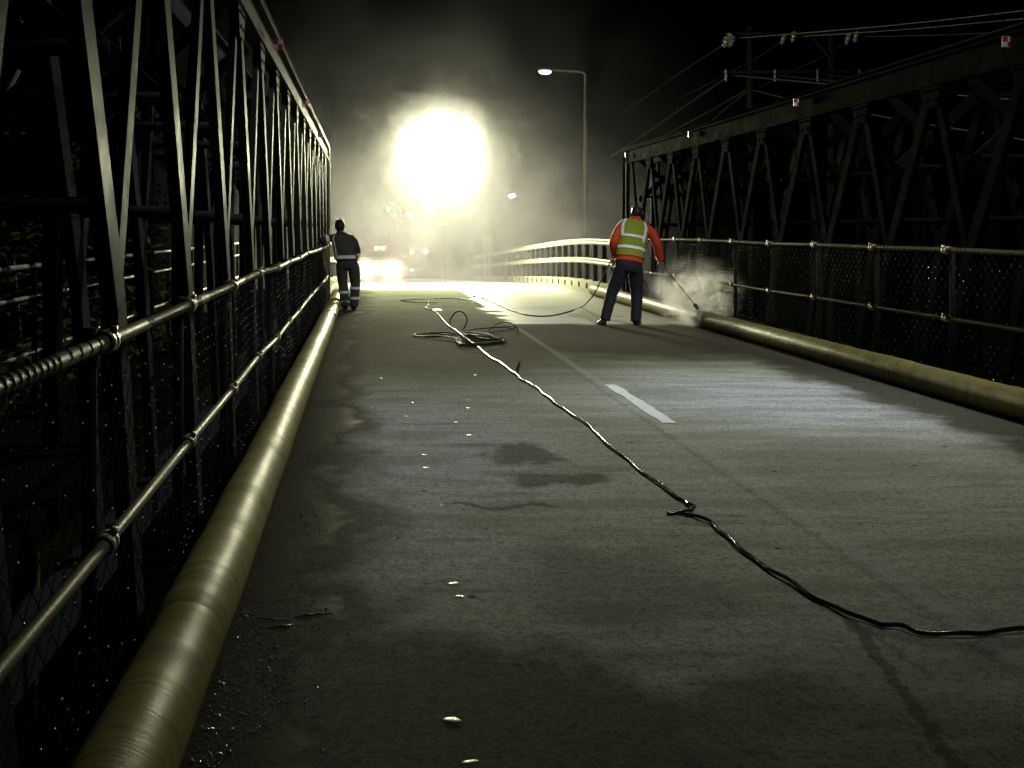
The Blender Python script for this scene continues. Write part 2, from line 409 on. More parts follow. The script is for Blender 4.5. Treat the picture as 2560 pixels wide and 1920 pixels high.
# ------------------------------------------------------------------ trusses
CH = [(-.03, -.065), (.03, -.065), (.03, .065), (-.03, .065), (-.03, .05), (.018, .05), (.018, -.05), (-.03, -.05)]
def build_truss(X, out, ztop, d0, p, n, end, marks, label, face='truss'):
    """X: inner plane, out: -1 left or +1 right (direction away from the road)"""
    t = thing('bridge_truss', label, 'truss', (X, 12, 0))
    s = -out
    prof = [(a * s, b) for a, b in CH]
    box6 = [(-.03, -.05), (.03, -.05), (.03, .05), (-.03, .05)]
    start = d0 - p
    # chords: rolled section with a lip, plus the tube that runs along the crown and bends down at the end
    for Xp, nm in ((X, 'top_chord'), (X + out * .55, 'top_chord')):
        b = MB(); b.box((Xp + out * .02, (start + end) / 2 - .5, ztop - .15), (.05, end - start + 1.2, .26))
        b.box((Xp, (start + end) / 2 - .5, ztop - .015), (.15, end - start + 1.2, .024)); b.box((Xp, (start + end) / 2 - .5, ztop - .285), (.13, end - start + 1.2, .022))
        b.build(nm, M[face if Xp == X else ('truss_dark' if face == 'truss' else face)], t)
        b = MB(); b.box((Xp, (start + end) / 2 - .5, -.32), (.12, end - start + 1.2, .24)); b.build('bottom_chord', M['truss_dark'], t)
    Xt = X - out * .05
    pts = [(Xt, start - 1, ztop + .028), (Xt, end - .45, ztop + .028), (Xt, end - .22, ztop + .0), (Xt, end - .06, ztop - .12), (Xt, end, ztop - .34), (Xt, end, ztop - 1.2), (Xt, end, -.3)]
    MB().tube([pts[0], pts[1]] + smooth_path(pts[1:5], 5)[1:] + pts[5:], .03, 8).build('crown_tube', M['galv' if face == 'truss' else face], t, True)
    for Xp in (X, X + out * .55):
        MB().extrude([(-.04, -.05), (.04, -.05), (.04, .05), (-.04, .05)], (Xp, end - .12, -.3), (Xp, end - .12, ztop - .3), (1, 0, 0)).build('end_post', M['truss_dark'], t, bevel=.006)
    zn = 1.22
    for k in range(-1, n):
        D = d0 + p * k
        if D > end - .6: break
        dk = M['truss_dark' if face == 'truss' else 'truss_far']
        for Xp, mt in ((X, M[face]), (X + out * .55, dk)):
            j = rnd(-.012, .012)
            # main diagonal leans back to the upper chord, a lighter strut leans the other way
            sl = .9 / (ztop - .28 - zn)
            top1 = Vector((Xp, D - .88 + j, ztop - .30)); foot = Vector((Xp, D + sl * (zn + .2) * .55, -.2))
            node = Vector((Xp, D, zn))
            b = MB(); b.extrude(prof, node, top1, (1, 0, 0)); b.extrude(prof, foot, node + Vector((0, .0, .0)), (1, 0, 0))
            b.build('diagonal', mt, t)
            top2 = Vector((Xp + out * .012, D + .58 + j, ztop - .30))
            if top2.y < end - .15:
                MB().extrude([(a * .8, c * .75) for a, c in prof], node + Vector((out * .012, .03, .05)), top2, (1, 0, 0)).build('strut', mt, t)
            g = MB(); yc = D - .15 + .0
            pr = [(-.20, 0), (.20, 0), (.12, -.22), (-.12, -.22)]
            b = MB(); tc = (D - .90)
            b.ring_loft([[Vector((Xp - out * q, tc + a, ztop - .29 + c)) for a, c in pr] for q in (.034, .042)])
            for ba, bc in ((-.13, -.05), (-.05, -.05), (.05, -.05), (.13, -.05), (-.08, -.15), (.08, -.15)): b.lathe([(.013, 0), (.013, .008), (.006, .012)], (Xp - out * .042, tc + ba, ztop - .29 + bc), 6, (-out, 0, 0))
            b.build('gusset', mt, t)
        # lateral tubes and cross bracing between the two planes
        for z in (2.18, 1.59):
            MB().tube([(X + out * .03, D + .04, z), (X + out * 1.15, D + .04, z)], .032, 8).build('brace_tube', dk, t, True)
        b = MB()
        b.extrude(box6, (X + out * .06, D + .12, 2.1), (X + out * 1.05, D + .12, 3.0), (0, 1, 0)); b.extrude(box6, (X + out * .06, D + .2, 3.0), (X + out * 1.05, D + .2, 2.1), (0, 1, 0))
        b.build('cross_brace', dk, t)
        MB().box((X + out * 1.15, D + .05, 1.3), (.09, .16, 3.4)).build('outer_post', M['timber'], t)
    for D, z in marks:
        o = MB().box((0, 0, 0), (.088, .012, .095)).build('marker_plate', M['target'], None)
        o.parent = t; o.location = Vector((X - out * .1, D, z)) - t.location; o['label'] = 'small red and white quartered target plate'
    return t
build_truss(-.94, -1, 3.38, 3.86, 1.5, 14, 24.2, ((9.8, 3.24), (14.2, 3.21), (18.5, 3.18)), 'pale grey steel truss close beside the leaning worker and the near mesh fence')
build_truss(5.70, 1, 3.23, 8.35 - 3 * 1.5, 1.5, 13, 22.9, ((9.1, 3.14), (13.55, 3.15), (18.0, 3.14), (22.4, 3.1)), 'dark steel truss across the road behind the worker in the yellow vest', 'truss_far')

# ------------------------------------------------------------------ mesh fences
def build_fence(X, out, zt, zm, zb, start, end, posts, label, lace):
    t = thing('mesh_fence', label, 'fence', (X, (start + end) / 2, 0))
    joint = {d: (rnd(-.008, .008), rnd(-.012, .012)) for d in posts}
    ys = [start] + [d for d in posts if start < d < end] + [end]
    def rail(z, r, nm):
        pts = []
        for d in ys:
            j = joint.get(d, (0, 0)); pts.append((X + j[0], d, z + j[1]))
        pp = smooth_path(pts, 6)
        MB().tube(pp, r, 12).build(nm, M['galv' if out < 0 else 'galv_shade'], t, True)
        return pp
    top = rail(zt, .024, 'top_rail'); rail(zm, .021, 'mid_rail')
    for d in posts:
        if not start - .1 < d < end + .1: continue
        xo = X + out * .055
        MB().tube([(xo, d, -.4), (xo, d, zt + .03)], .024, 10).build('post', M['dark_steel'], t, True)
        for z, r in ((zt, .024), (zm, .021)):
            j = joint[d]
            b = MB(); b.lathe([(r + .004, -.04), (r + .013, -.034), (r + .013, -.012), (r + .008, -.006), (r + .008, .006), (r + .013, .012), (r + .013, .034), (r + .004, .04)], (X + j[0], d, z + j[1]), 12, (0, 1, 0))
            b.tube([(X + j[0], d, z + j[1]), (xo, d, z + j[1])], .014, 6); b.box((X + j[0] - out * .02, d + .02, z + j[1] + r + .012), (.018, .03, .02))
            b.build('coupler', M['coupler'], t, True)
    # chain link wire: every wire zigzags and hooks its neighbours
    step = .055; xm = X + out * .03
    b = MB(); drops = MB(); i = 0; y = start
    rows = int((zt - zb) / step)
    ico = MB().ico((0, 0, 0), 1, 1)
    while y < end:
        pts = []
        for r_ in range(rows + 1):
            z = zt - r_ * step
            yy = y + (.5 if r_ % 2 == i % 2 else -.5) * step * .98
            bulge = .012 * math.sin(yy * 1.9 + z * 3) + .004 * math.sin(yy * 7 + z * 5)
            pts.append(Vector((xm + bulge, yy, z - .004 * abs(math.sin(yy * 2.1)))))
        prev = None; base = len(b.v); rr = .0017
        for q in pts: b.v += [q + Vector((rr, 0, 0)), q + Vector((-rr * .5, rr, 0)), q + Vector((-rr * .5, -rr, 0))]
        for r_ in range(rows):
            a = base + 3 * r_
            for k in range(3): b.f.append((a + k, a + (k + 1) % 3, a + 3 + (k + 1) % 3, a + 3 + k))
        for r_, q in enumerate(pts[1:]):
            cl = mnoise.noise(Vector((q.y * .9, q.z * 2.4, X)))
            if random.random() < (.55 + cl * .8) and (r_ % 2 == i % 2):
                s_ = rnd(.0022, .0046); bb = len(drops.v); o_ = q + Vector((0, 0, -s_ * .8))
                drops.v += [o_ + v * s_ for v in ico.v]; drops.f += [tuple(bb + k for k in f) for f in ico.f]
        y += step; i += 1
    b.build('wire_mesh', M['wire'], t)
    o = drops.build('water_drops', M['drop'], t, True); o['kind'] = 'stuff'
    for a, c, pitch in lace:                       # wire wound round the rail
        pts = []; n = int((c - a) / pitch * 9)
        for k in range(n):
            y_ = a + (c - a) * k / n; an = 2 * math.pi * (y_ - a) / pitch
            zz = zt
            for q0, q1 in zip(top, top[1:]):
                if q0[1] <= y_ <= q1[1]:
                    u = (y_ - q0[1]) / max(1e-6, q1[1] - q0[1]); xx = lerp(q0[0], q1[0], u); zz = lerp(q0[2], q1[2], u)
            pts.append((xx + .0255 * math.cos(an), y_, zz + .0255 * math.sin(an)))
        MB().tube(pts, .002, 5).build('lacing_wire', M['galv'], t, True)
    return t
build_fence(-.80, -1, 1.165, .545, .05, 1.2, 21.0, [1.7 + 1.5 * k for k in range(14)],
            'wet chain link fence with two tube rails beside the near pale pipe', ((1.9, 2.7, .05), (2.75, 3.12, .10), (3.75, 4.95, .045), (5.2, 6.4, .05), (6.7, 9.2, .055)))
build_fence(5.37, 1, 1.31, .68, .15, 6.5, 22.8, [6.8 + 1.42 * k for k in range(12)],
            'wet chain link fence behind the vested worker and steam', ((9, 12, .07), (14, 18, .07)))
t = thing('walkway_railing', 'dim tube railing seen glinting between the bars of the near truss', 'railing', (-2.72, 9, 0))
for z, r in ((1.2, .022), (.95, .018), (.5, .018)): MB().tube([(-2.72, -2, z), (-2.72, 24, z)], r, 12).build('rail', M['bright_tube'], t, True)
for k in range(14): MB().tube([(-2.72, -1 + 1.9 * k, 0), (-2.72, -1 + 1.9 * k, 1.2)], .022, 8).build('post', M['dark_steel'], t, True)

# ------------------------------------------------------------------ wrapped pipes along both edges
SEAMS = (2.35, 3.55, 5.0, 6.1, 7.7, 9.9, 11.2, 13.0, 14.6, 17.4, 19.0)
def build_pipe(Xc, r, d0, d1, label, straps, seed):
    t = thing('wrapped_pipe', label, 'pipe', (Xc, (d0 + d1) / 2, 0))
    b = MB(); rings = []; y = d0; seg = 36
    while y <= d1 + 1e-6:
        wob = .012 * mnoise.noise(Vector((y * .6, seed, 0))); seam = 0
        for q_ in SEAMS:
            if q_ <= y < q_ + .9: seam = .02 * (1 - (y - q_) / .9)
        rad = r * (1 + seam + .035 * mnoise.noise(Vector((y * 1.1, seed, 3))) + .012 * mnoise.noise(Vector((y * 9, seed, 5))))
        ring = []
        for k in range(seg):
            a = 2 * math.pi * k / seg
            rr = rad * (1 + .014 * mnoise.noise(Vector((math.cos(a) * 2, math.sin(a) * 2, y * 3.1 + seed))))
            x = Xc + wob + rr * math.cos(a) * 1.03; z = max(.003, rad * .97 + rr * math.sin(a)) + (zr(y))
            ring.append((x, y, z))
        rings.append(ring); y += .05
    b.ring_loft(rings); b.build('wrapping', M['pipe'], t, True)
    for d, w, mt in straps:
        b = MB(); rings = []
        for q, g in ((-w / 2, 1.01), (-w / 2, 1.06), (w / 2, 1.06), (w / 2, 1.01)):
            rings.append([(Xc + r * g * 1.03 * math.cos(2 * math.pi * k / 28), d + q, max(.002, r * .97 + r * g * math.sin(2 * math.pi * k / 28))) for k in range(28)])
        b.ring_loft(rings, cap=False); b.build('strap', M[mt], t, True)
    return t
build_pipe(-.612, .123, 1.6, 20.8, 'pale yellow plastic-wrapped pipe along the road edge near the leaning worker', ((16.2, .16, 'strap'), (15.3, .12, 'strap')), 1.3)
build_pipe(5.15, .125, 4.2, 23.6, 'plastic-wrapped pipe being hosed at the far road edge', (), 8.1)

# ------------------------------------------------------------------ guard rails past the bridge
def build_barrier(X, out, d0, d1, label):
    t = thing('guard_rail', label, 'guard rail', (X, (d0 + d1) / 2, 0))
    def strip(zlo, zhi, th, nm, mt, corr=True):
        b = MB(); y = d0; rings = []
        while y <= d1:
            z = zr(y); m = (zlo + zhi) / 2; dz = (zhi - zlo) / 2; xi = X
            pr = [(0, -dz), (-out * .02, -dz * .5), (0, 0), (-out * .02, dz * .5), (0, dz), (out * th, dz), (out * th, -dz)] if corr else [(0, -dz), (0, dz), (out * th, dz), (out * th, -dz)]
            rings.append([(xi + a, y, z + m + c) for a, c in pr]); y += .8
        b.ring_loft(rings); b.build(nm, mt, t)
    strip(1.13, 1.27, .05, 'rail', M['rail_paint']); strip(.66, .80, .05, 'rail', M['rail_paint'])
    strip(-.3, .24, .18, 'kerb', M['concrete'], False)
    y = d0 + .3
    while y < d1:
        z = zr(y)
        MB().box((X + out * .105, y, z + .72), (.10, .12, 1.02)).build('post', M['pole'], t)
        MB().box((X - out * .004, y + .45, z + .10), (.012, .16, .12)).build('scupper', M['dark_steel'], t)
        y += .95 if y < 36 else 1.9
    return t
build_barrier(5.46, 1, 23.2, 54, 'pale three-rail guard rail curving down past the crest beyond the vested worker')
build_barrier(-.95, -1, 24.6, 52, 'pale guard rail glimpsed beyond the end of the near truss, beside the leaning worker')
t = thing('end_pillar', 'pale square pillar at the far end of the guard rail in the mist', 'pillar', (6.35, 55, zr(55)))
b = MB(); z0 = zr(55); b.box((6.35, 55, z0 + 1.15), (.5, .5, 2.3)); b.build('shaft', M['concrete'], t, bevel=.02)
MB().box((6.35, 55, z0 + 2.36), (.58, .58, .12)).build('cap', M['concrete'], t, bevel=.02)

# ------------------------------------------------------------------ lamps
def build_street_lamp(loc, hgt, arm, label, mat, grp, low=False):
    t = thing('street_lamp', label, 'street lamp', loc, grp)
    x, y, z = loc; top = z + hgt
    MB().tube([(x, y, z - .3), (x, y, z + 1.2), (x, y, z + 1.25), (x, y, top - .5)], [.13, .125, .095, .055], 14).build('pole', M['pole'], t, True)
    a = 1 if arm > 0 else -1
    pts = [(x, y, top - .5), (x, y, top - .12), (x + a * .12, y, top), (x + arm * .55, y, top + .04), (x + arm, y, top + .08)]
    MB().tube([pts[0]] + smooth_path(pts[1:], 5), .04, 10).build('arm', M['pole'], t, True)
    hx = x + arm + a * .22
    b = MB(); b.ring_loft([[(hx + a * u, y + w * math.cos(q) , top + .08 + hh * math.sin(q)) for q in [2 * math.pi * k / 12 for k in range(12)]] for u, w, hh in ((-.26, .05, .05), (-.18, .10, .07), (.0, .14, .085), (.2, .12, .07), (.3, .03, .03))])
    b.build('lamp_head', M['pole'], t, True)
    b = MB(); b.ico((hx + a * .02, y, top + .02), 1, 2, (.20, .12, .085)); b.build('lens', mat, t, True)
    return t, Vector((hx + a * .02, y, top - .1))
def spot(name, loc, target, power, size, blend, color, r=.1):
    l = bpy.data.lights.new(name, 'SPOT'); l.energy = power; l.spot_size = math.radians(size); l.spot_blend = blend; l.color = color; l.shadow_soft_size = r
    o = bpy.data.objects.new(name, l); C.objects.link(o); o.location = loc
    o.rotation_euler = (Vector(target) - Vector(loc)).to_track_quat('-Z', 'Y').to_euler(); return o
gl = 'street lamps along the road'
t, p = build_street_lamp((7.55, 36, zr(36) - .1), 7.4, -1.15, 'tall grey street lamp with a long arm and lit cool lamp above the guard rail', M['lamp_cool'], gl)
spot('lamp_and_fill_light', p - Vector((0, 0, .05)), p - Vector((.2, 0, 5)), 150, 120, .8, (.88, .88, 1))
t, p = build_street_lamp((7.7, 8.6, -5.4), 13.6, -1.9, 'grey street lamp standing beside the bridge just outside the picture, lighting the dry road patch', M['lamp_cool'], gl)
spot('lamp_and_fill_light', p - Vector((0, 0, .05)), (3.5, 9.3, 0), 1400, 36, 1.0, (.74, .82, 1))
spot('lamp_and_fill_light', p - Vector((0, 0, .06)), (3.0, 15.0, 1.0), 950, 27, .8, (.92, .95, 1))  # added narrow fill aimed at the vested worker, set under the lamp head
spot('lamp_and_fill_light', p - Vector((0, 0, .07)), (0, 11.2, 0), 1500, 108, .7, (.97, 1, .96))  # added wide fill over the near road and left worker
for x, y, D, arm, nm in ((1280, 490, 150, -1.2, 'far street lamp shining alone in the dark right of the big glow'), (1160, 488, 165, -1.2, 'far street lamp just under the right edge of the big glow'), (1079, 521, 190, 1.2, 'farthest street lamp, faint, right below the big glow')):
    q = W(x, y, D); h_ = 8.5
    t, p = build_street_lamp((q.x - arm * 1.2, D, q.z - h_), h_, arm, nm, M['lamp_far'], gl)
    for ch in t.children:
        if ch.name.startswith('lens'): ch.scale = (1, 1, 1)
    l = [c for c in t.children if c.name.startswith('lens')][0]
    me = l.data; c0 = sum((v.co for v in me.vertices), Vector()) / len(me.vertices)
    for v in me.vertices: v.co = c0 + (v.co - c0) * 2.2
# distant amber and white lamps on posts
for x, y, D, mt, r, lb in ((1022, 535, 120, 'lamp_amber', .26, 'amber lamp on a far post, highest of the amber lights below the big glow'), (1030, 630, 95, 'lamp_amber', .19, 'amber warning lamp right of the car, nearer one of a pair'),
                           (1065, 627, 95, 'lamp_amber', .21, 'amber warning lamp right of the car, brighter one of a pair'), (970, 525, 140, 'lamp_warm', .14, 'tiny pale lamp high above the car in the mist'), (1029, 675, 70, 'lamp_warm', .07, 'tiny low pale lamp on the road right of the car')):
    q = W(x, y, D); base = -6.0 if D > 80 else zr(D)
    base = min(base, q.z - .8)
    t = thing('warning_lamp', lb, 'warning lamp', (q.x, D, base), 'small far lamps in the mist')
    MB().tube([(q.x, D, base), (q.x, D, q.z - r * .6)], .03, 8).build('post', M['timber'], t, True)
    MB().lathe([(.3 * r, -r * .8), (.7 * r, -r * .5), (.72 * r, r * .5), (.5 * r, r * .75), (.05, r * .8)], (q.x, D, q.z), 12).build('lens', M[mt], t, True)
    MB().lathe([(.4 * r, 0), (.8 * r, .02), (.8 * r, .1 * r), (.2 * r, .16 * r)], (q.x, D, q.z - r), 12).build('collar', M['dark_steel'], t, True)

# the big balloon work light
LD = 31.0; LC = W(1102, 372, LD); LR = 1.02
t = thing('light_balloon', 'blinding white balloon work light floating on a thin tether above the road crest', 'work light', (LC.x, LD, zr(LD)))
MB().ico(LC, LR, 4, (1.08, 1.08, .95)).build('lamp_balloon', M['balloon'], t, True)
MB().tube([(LC.x + .2, LD + .9, zr(LD + .9)), (LC.x + .05, LD + .2, LC.z - LR * 1.2), (LC.x, LD, LC.z - LR * .93)], .005, 6).build('tether', M['rubber'], t, True)

# ------------------------------------------------------------------ overhead power line
PD = 45
def pole_at(x, ytop, label):
    top = W(x, ytop, PD); t = thing('power_pole', label, 'power pole', (top.x, PD, -5.5), 'pair of power poles')
    MB().tube([(top.x, PD, -5.8), (top.x, PD, top.z)], [.19, .13], 12).build('shaft', M['timber'], t, True)
    return t
pa = pole_at(1875, 68, 'dark timber power pole beside the brightest insulator, further from the right edge')
pb = pole_at(2078, 66, 'dark timber power pole in the middle of the insulators, nearer the right edge')
def crossarm(y, x0, x1, par):
    a, c = W(x0, y, PD - .2), W(x1, y, PD - .2)
    MB().extrude([(-.06, -.06), (.06, -.06), (.06, .06), (-.06, .06)], a, c, (0, 1, 0)).build('crossarm', M['timber'], par)
crossarm(84, 1812, 2146, pb); crossarm(180, 1806, 2150, pb)
br = MB(); br.extrude([(-.03, -.03), (.03, -.03), (.03, .03), (-.03, .03)], W(2078, 150, PD - .15), W(2030, 92, PD - .15), (0, 1, 0)); br.build('brace', M['timber'], pb)
def insulator(x, y, par, r=.16, tilt=(0, 0, 1)):
    c = W(x, y, PD - .35)
    b = MB(); b.lathe([(.03, .3), (.05, .26), (r * .8, .22), (r, .16), (r * .4, .13), (r, .06), (r, .0), (r * .4, -.03), (r * .9, -.1), (r * .8, -.16), (.05, -.19), (.03, -.25)], c, 14, tilt)
    b.build('insulator', M['porcelain'], par, True)
for x, y in ((1822, 97), (1828, 104), (1814, 106), (1958, 98), (1984, 92), (2119, 98), (2140, 92)): insulator(x, y, pb, .16 if x < 1830 else .12, (.3, 0, 1))
for x in (1815, 1938, 2044, 2150): insulator(x, 190, pb, .08)
def wire(pts, label, r=.03):
    o = MB().tube(smooth_path([W(*p) for p in pts], 6), r, 6).build('power_line', M['alu'], None, True)
    return tag(o, label, 'wire', 'overhead power lines')
wire([(1836, 96, 45), (2200, 66, 42), (2560, 26, 38), (2800, -10, 36)], 'topmost overhead wire running off to the right from the brightest insulator')
wire([(1990, 92, 45), (2280, 72, 42), (2560, 46, 39), (2800, 20, 36)], 'second overhead wire from the middle insulator toward the right edge', .024)
wire([(2144, 92, 45), (2360, 87, 42), (2560, 78, 39), (2800, 70, 36)], 'third overhead wire, lowest of the upper three going right', .018)
wire([(1815, 108, 45), (1700, 182, 56), (1609, 246, 72), (1540, 292, 92)], 'upper faint wire falling away leftward from the brightest insulator', .026)
wire([(1956, 100, 45), (1900, 140, 50), (1780, 205, 62), (1700, 246, 74)], 'faint wire falling leftward from the middle insulator', .018)
wire([(2117, 100, 45), (2060, 140, 50), (1960, 188, 58), (1890, 222, 66)], 'faint wire falling leftward from the insulator next to the second pole', .018)
wire([(1818, 193, 45), (1720, 260, 56), (1576, 360, 82), (1530, 390, 95)], 'brightest lower wire dropping to the end of the far truss', .045)
wire([(1874, 220, 45), (1770, 280, 56), (1666, 336, 72), (1600, 370, 85)], 'lower wire below the brightest one, left of the first pole', .034)
wire([(1865, 231, 45), (1810, 275, 52), (1764, 314, 60), (1700, 352, 70)], 'steep lower wire meeting the far truss chord', .03)
wire([(1832, 188, 45), (1960, 200, 43), (2092, 212, 41), (2400, 238, 37), (2700, 262, 33)], 'lower wire leaving the first lower insulator toward the right', .034)
wire([(1938, 188, 45), (2116, 205, 42), (2400, 229, 38), (2700, 250, 34)], 'lower wire leaving the second lower insulator toward the right', .03)
wire([(2044, 183, 45), (2145, 195, 43), (2400, 222, 39), (2700, 244, 34)], 'lower wire leaving the third lower insulator toward the right', .026)
wire([(1878, 224, 45), (1977, 248, 43), (2232, 296, 39), (2404, 324, 36), (2700, 372, 32)], 'lowest wire, passing behind the far truss toward the right', .034)

# ------------------------------------------------------------------ cables and hoses
def ground_path(px, z=.010): return [G(x, y, z) for x, y in px]
cp = ground_path([(1072, 752), (1070, 765), (1063, 771), (1082, 776), (1096, 786), (1108, 802), (1124, 816), (1150, 835), (1195, 868), (1212, 884), (1232, 897), (1258, 912), (1270, 922), (1290, 936), (1306, 950), (1330, 962), (1352, 978), (1374, 996), (1400, 1016), (1440, 1042), (1480, 1070), (1503, 1096), (1560, 1142), (1620, 1190), (1690, 1240), (1718, 1258), (1733, 1268), (1728, 1276), (1700, 1281), (1672, 1285), (1690, 1282), (1725, 1288), (1765, 1300), (1800, 1326), (1838, 1360), (1890, 1402), (1960, 1446), (2040, 1496), (2110, 1530), (2190, 1558), (2246, 1566), (2305, 1582), (2380, 1586), (2450, 1585), (2505, 1578), (2620, 1570), (2760, 1560)])
sp = smooth_path(cp, 7)
sp = [q + Vector((.006 * math.sin(i * .7), 0, .003 + .003 * math.sin(i * .43) + (.02 if False else 0))) for i, q in enumerate(sp)]
tag(MB().tube(sp, .0092, 10).build('power_cable', M['cable'], None, True), 'long glossy black cable winding along the road from the mist to the right edge', 'cable')
cb = MB()
def loop(px, z=.012, closed=True):
    cb.tube(smooth_path([G(x, y, z + .006 * i % .03) for i, (x, y) in enumerate(px)], 8, closed), .0095, 8, closed)
loop([(1036, 836), (1090, 831), (1150, 834), (1215, 842), (1262, 848), (1258, 856), (1200, 864), (1150, 864), (1155, 850), (1120, 842), (1070, 842)])
loop([(1035, 838), (1085, 834), (1145, 838), (1190, 844), (1240, 850), (1255, 852), (1225, 858), (1160, 858), (1145, 848), (1100, 841), (1050, 841)], .02)
loop([(1150, 846), (1190, 838), (1290, 818), (1240, 819), (1180, 824), (1150, 834)])
loop([(1160, 832), (1200, 833), (1232, 840), (1215, 841), (1170, 838)], .03)
loop([(1142, 846), (1200, 845), (1262, 846), (1230, 850), (1180, 853), (1150, 856)], .03)
loop([(1146, 852), (1200, 848), (1258, 850), (1240, 855), (1190, 862), (1152, 860)], .04)
dl = G(1150, 832).y
cb.tube(smooth_path([W(x, y, dl + o) for x, y, o in ((1148, 836, 0), (1128, 818, .05), (1126, 800, .1), (1138, 782, .14), (1152, 779, .12), (1164, 788, .08), (1167, 806, .03), (1158, 824, 0), (1150, 838, -.05))], 8), .0095, 8)
cb.tube(smooth_path([W(x, y, dl + o) for x, y, o in ((1218, 838, 0), (1226, 822, .05), (1242, 810, .1), (1262, 805, .1), (1284, 812, .1), (1295, 824, 0), (1288, 838, -.1), (1270, 845, -.15))], 8), .0085, 8)
tag(cb.build('hose_coil', M['hose'], None, True), 'tangled black hose heaped in loose loops where the cable crosses the road', 'hose')

# small things on the road
b = MB().tube([G(1290, 936, .0), W(1294, 922, G(1290, 936).y), W(1298, 908, G(1290, 936).y), W(1301, 904, G(1290, 936).y + .02)], [.02, .018, .015, .012], 7)
tag(b.build('stick', M['bark']), 'short dark stub standing up from the cable', 'stick')
tag(MB().ring_loft([[G(1086, 771, .004), G(1103, 773, .004), G(1103, 776, .004), G(1087, 774, .004)], [G(1086, 771, .009), G(1103, 773, .016), G(1103, 776, .012), G(1087, 774, .008)]]).build('scrap', M['paper']), 'small white scrap on the road just beside the far end of the cable', 'scrap')
def leaf_mesh(L, wd, seed):
    random.seed(seed); b = MB(); n = 7; top = []; 
    for i in range(n):
        u = i / (n - 1); w_ = wd * math.sin(math.pi * min(.97, max(.04, u))) ** .7 * rnd(.8, 1.15); z = .002 + .0015 * math.sin(u * 3)
        b.v += [Vector((L * (u - .5), -w_ / 2, .003 + z * .6)), Vector((L * (u - .5), 0, .0028 + z * .6)), Vector((L * (u - .5), w_ / 2, .0034 + z * .6))]
    k = len(b.v); b.v += [v - Vector((0, 0, .0012)) for v in b.v]
    for i in range(n - 1):
        for j in range(2):
            a = 3 * i + j; b.f.append((a, a + 3, a + 4, a + 1)); b.f.append((k + a, k + a + 1, k + a + 4, k + a + 3))
        a = 3 * i; b.f.append((a, k + a, k + a + 3, a + 3)); a = 3 * i + 2; b.f.append((a, a + 3, k + a + 3, k + a))
    b.f.append((0, 1, k + 1, k)); b.f.append((1, 2, k + 2, k + 1)); e = 3 * (n - 1); b.f.append((e, k + e, k + e + 1, e + 1)); b.f.append((e + 1, k + e + 1, k + e + 2, e + 2))
    return b
big = [(1130, 1803, .055, .035, 'pale leaf nearest the camera, at the bottom of the road'), (1133, 1461, .050, .026, 'pale leaf lying flat in the middle of the near road, above the nearest leaf'),
       (1150, 1493, .04, .02, 'dull pale leaf just below the flat pale leaf'), (1174, 1089, .05, .022, 'elongated pale leaf left of the cable and level with the marking'), (1175, 1908, .05, .02, 'pale leaf cut off by the bottom edge of the picture')]
for i, (x, y, L, w_, lb) in enumerate(big):
    o = leaf_mesh(L, w_, i).build('fallen_leaf', M['leaf_pale'], None, True); o.location = G(x, y, .0); o.rotation_euler = (0, 0, rnd(-.4, .4)); tag(o, lb, 'leaf', 'pale leaves fallen on the road')
src = leaf_mesh(.045, .022, 40).build('fallen_leaf', M['leaf_pale'], None, True)
small = [(952, 947), (1041, 947), (1032, 1005), (1168, 1000), (1170, 1021), (1032, 1008), (1138, 1057), (1030, 1067), (1015, 1042), (1190, 938), (1042, 962), (1090, 960), (1015, 1040), (1060, 1138), (1065, 1170), (1120, 1165), (1100, 1258), (1102, 1262), (1198, 1334), (1076, 1386), (1106, 1384), (1187, 938), (1075, 860), (1062, 832), (950, 945), (1260, 1100), (1000, 1230), (985, 1345), (1240, 1580)]
for i, (x, y) in enumerate(small):
    o = src if i == 0 else src.copy()
    if i: C.objects.link(o)
    o.location = G(x, y, .0); o.rotation_euler = (0, 0, rnd(-1.2, 1.2)); s_ = rnd(.3, .85) * (1.0 if y < 1200 else .45); o.scale = (s_ * 1.15, s_, s_)
    tag(o, 'tiny pale leaf fleck on the damp road left of the cable', 'leaf', 'pale leaf flecks on the road')
random.seed(11)
for i, (pts, lb) in enumerate(((((730, 1545), (755, 1541), (790, 1536), (832, 1532)), 'dark mud ridge on the wet road beside the near pipe, longer one'), (((660, 1572), (690, 1568), (715, 1566), (738, 1560)), 'dark mud ridge on the wet road beside the near pipe, closer one'),
                               (((612, 1530), (650, 1545), (700, 1550), (735, 1549)), 'thin curved mud trail between the near pipe and the mud ridges'))):
    pp = smooth_path(ground_path(pts, .0), 6); n = len(pp)
    rs = [(.008 if i < 2 else .004) * max(.15, math.sin(math.pi * k / (n - 1))) * rnd(.7, 1.2) for k in range(n)]
    tag(MB().tube(pp, rs, 9).build('mud_ridge', M['mud'], None, True), lb, 'mud')

# wet grit washed up against the pipes
def grit(name, xs, y0, y1, n, label, seed):
    random.seed(seed); b = MB(); base = MB().ico((0, 0, 0), 1, 1)
    for k in range(n):
        y = y0 + (y1 - y0) * random.random() ** 1.3; u = abs(random.gauss(0, 1)); x = xs[0] + (xs[1] - xs[0]) * u
        cl = mnoise.noise(Vector((y * 1.6, x * 3, seed)))
        if cl < -.08 and u > .25: continue
        r = rnd(.0012, .0042) * (1 if random.random() < .93 else 1.9); i = len(b.v)
        b.v += [Vector((x + v.x * r * rnd(.8, 1.3), y + v.y * r * rnd(.8, 1.3), r * .35 + v.z * r * .7)) for v in base.v]; b.f += [tuple(i + q for q in f) for f in base.f]
    tag(b.build(name, M['grit']), label, 'grit', None, 'stuff')
grit('grit', (-.50, -.36), 2.6, 14, 5200, 'wet grit glinting along the foot of the near pipe', 21)
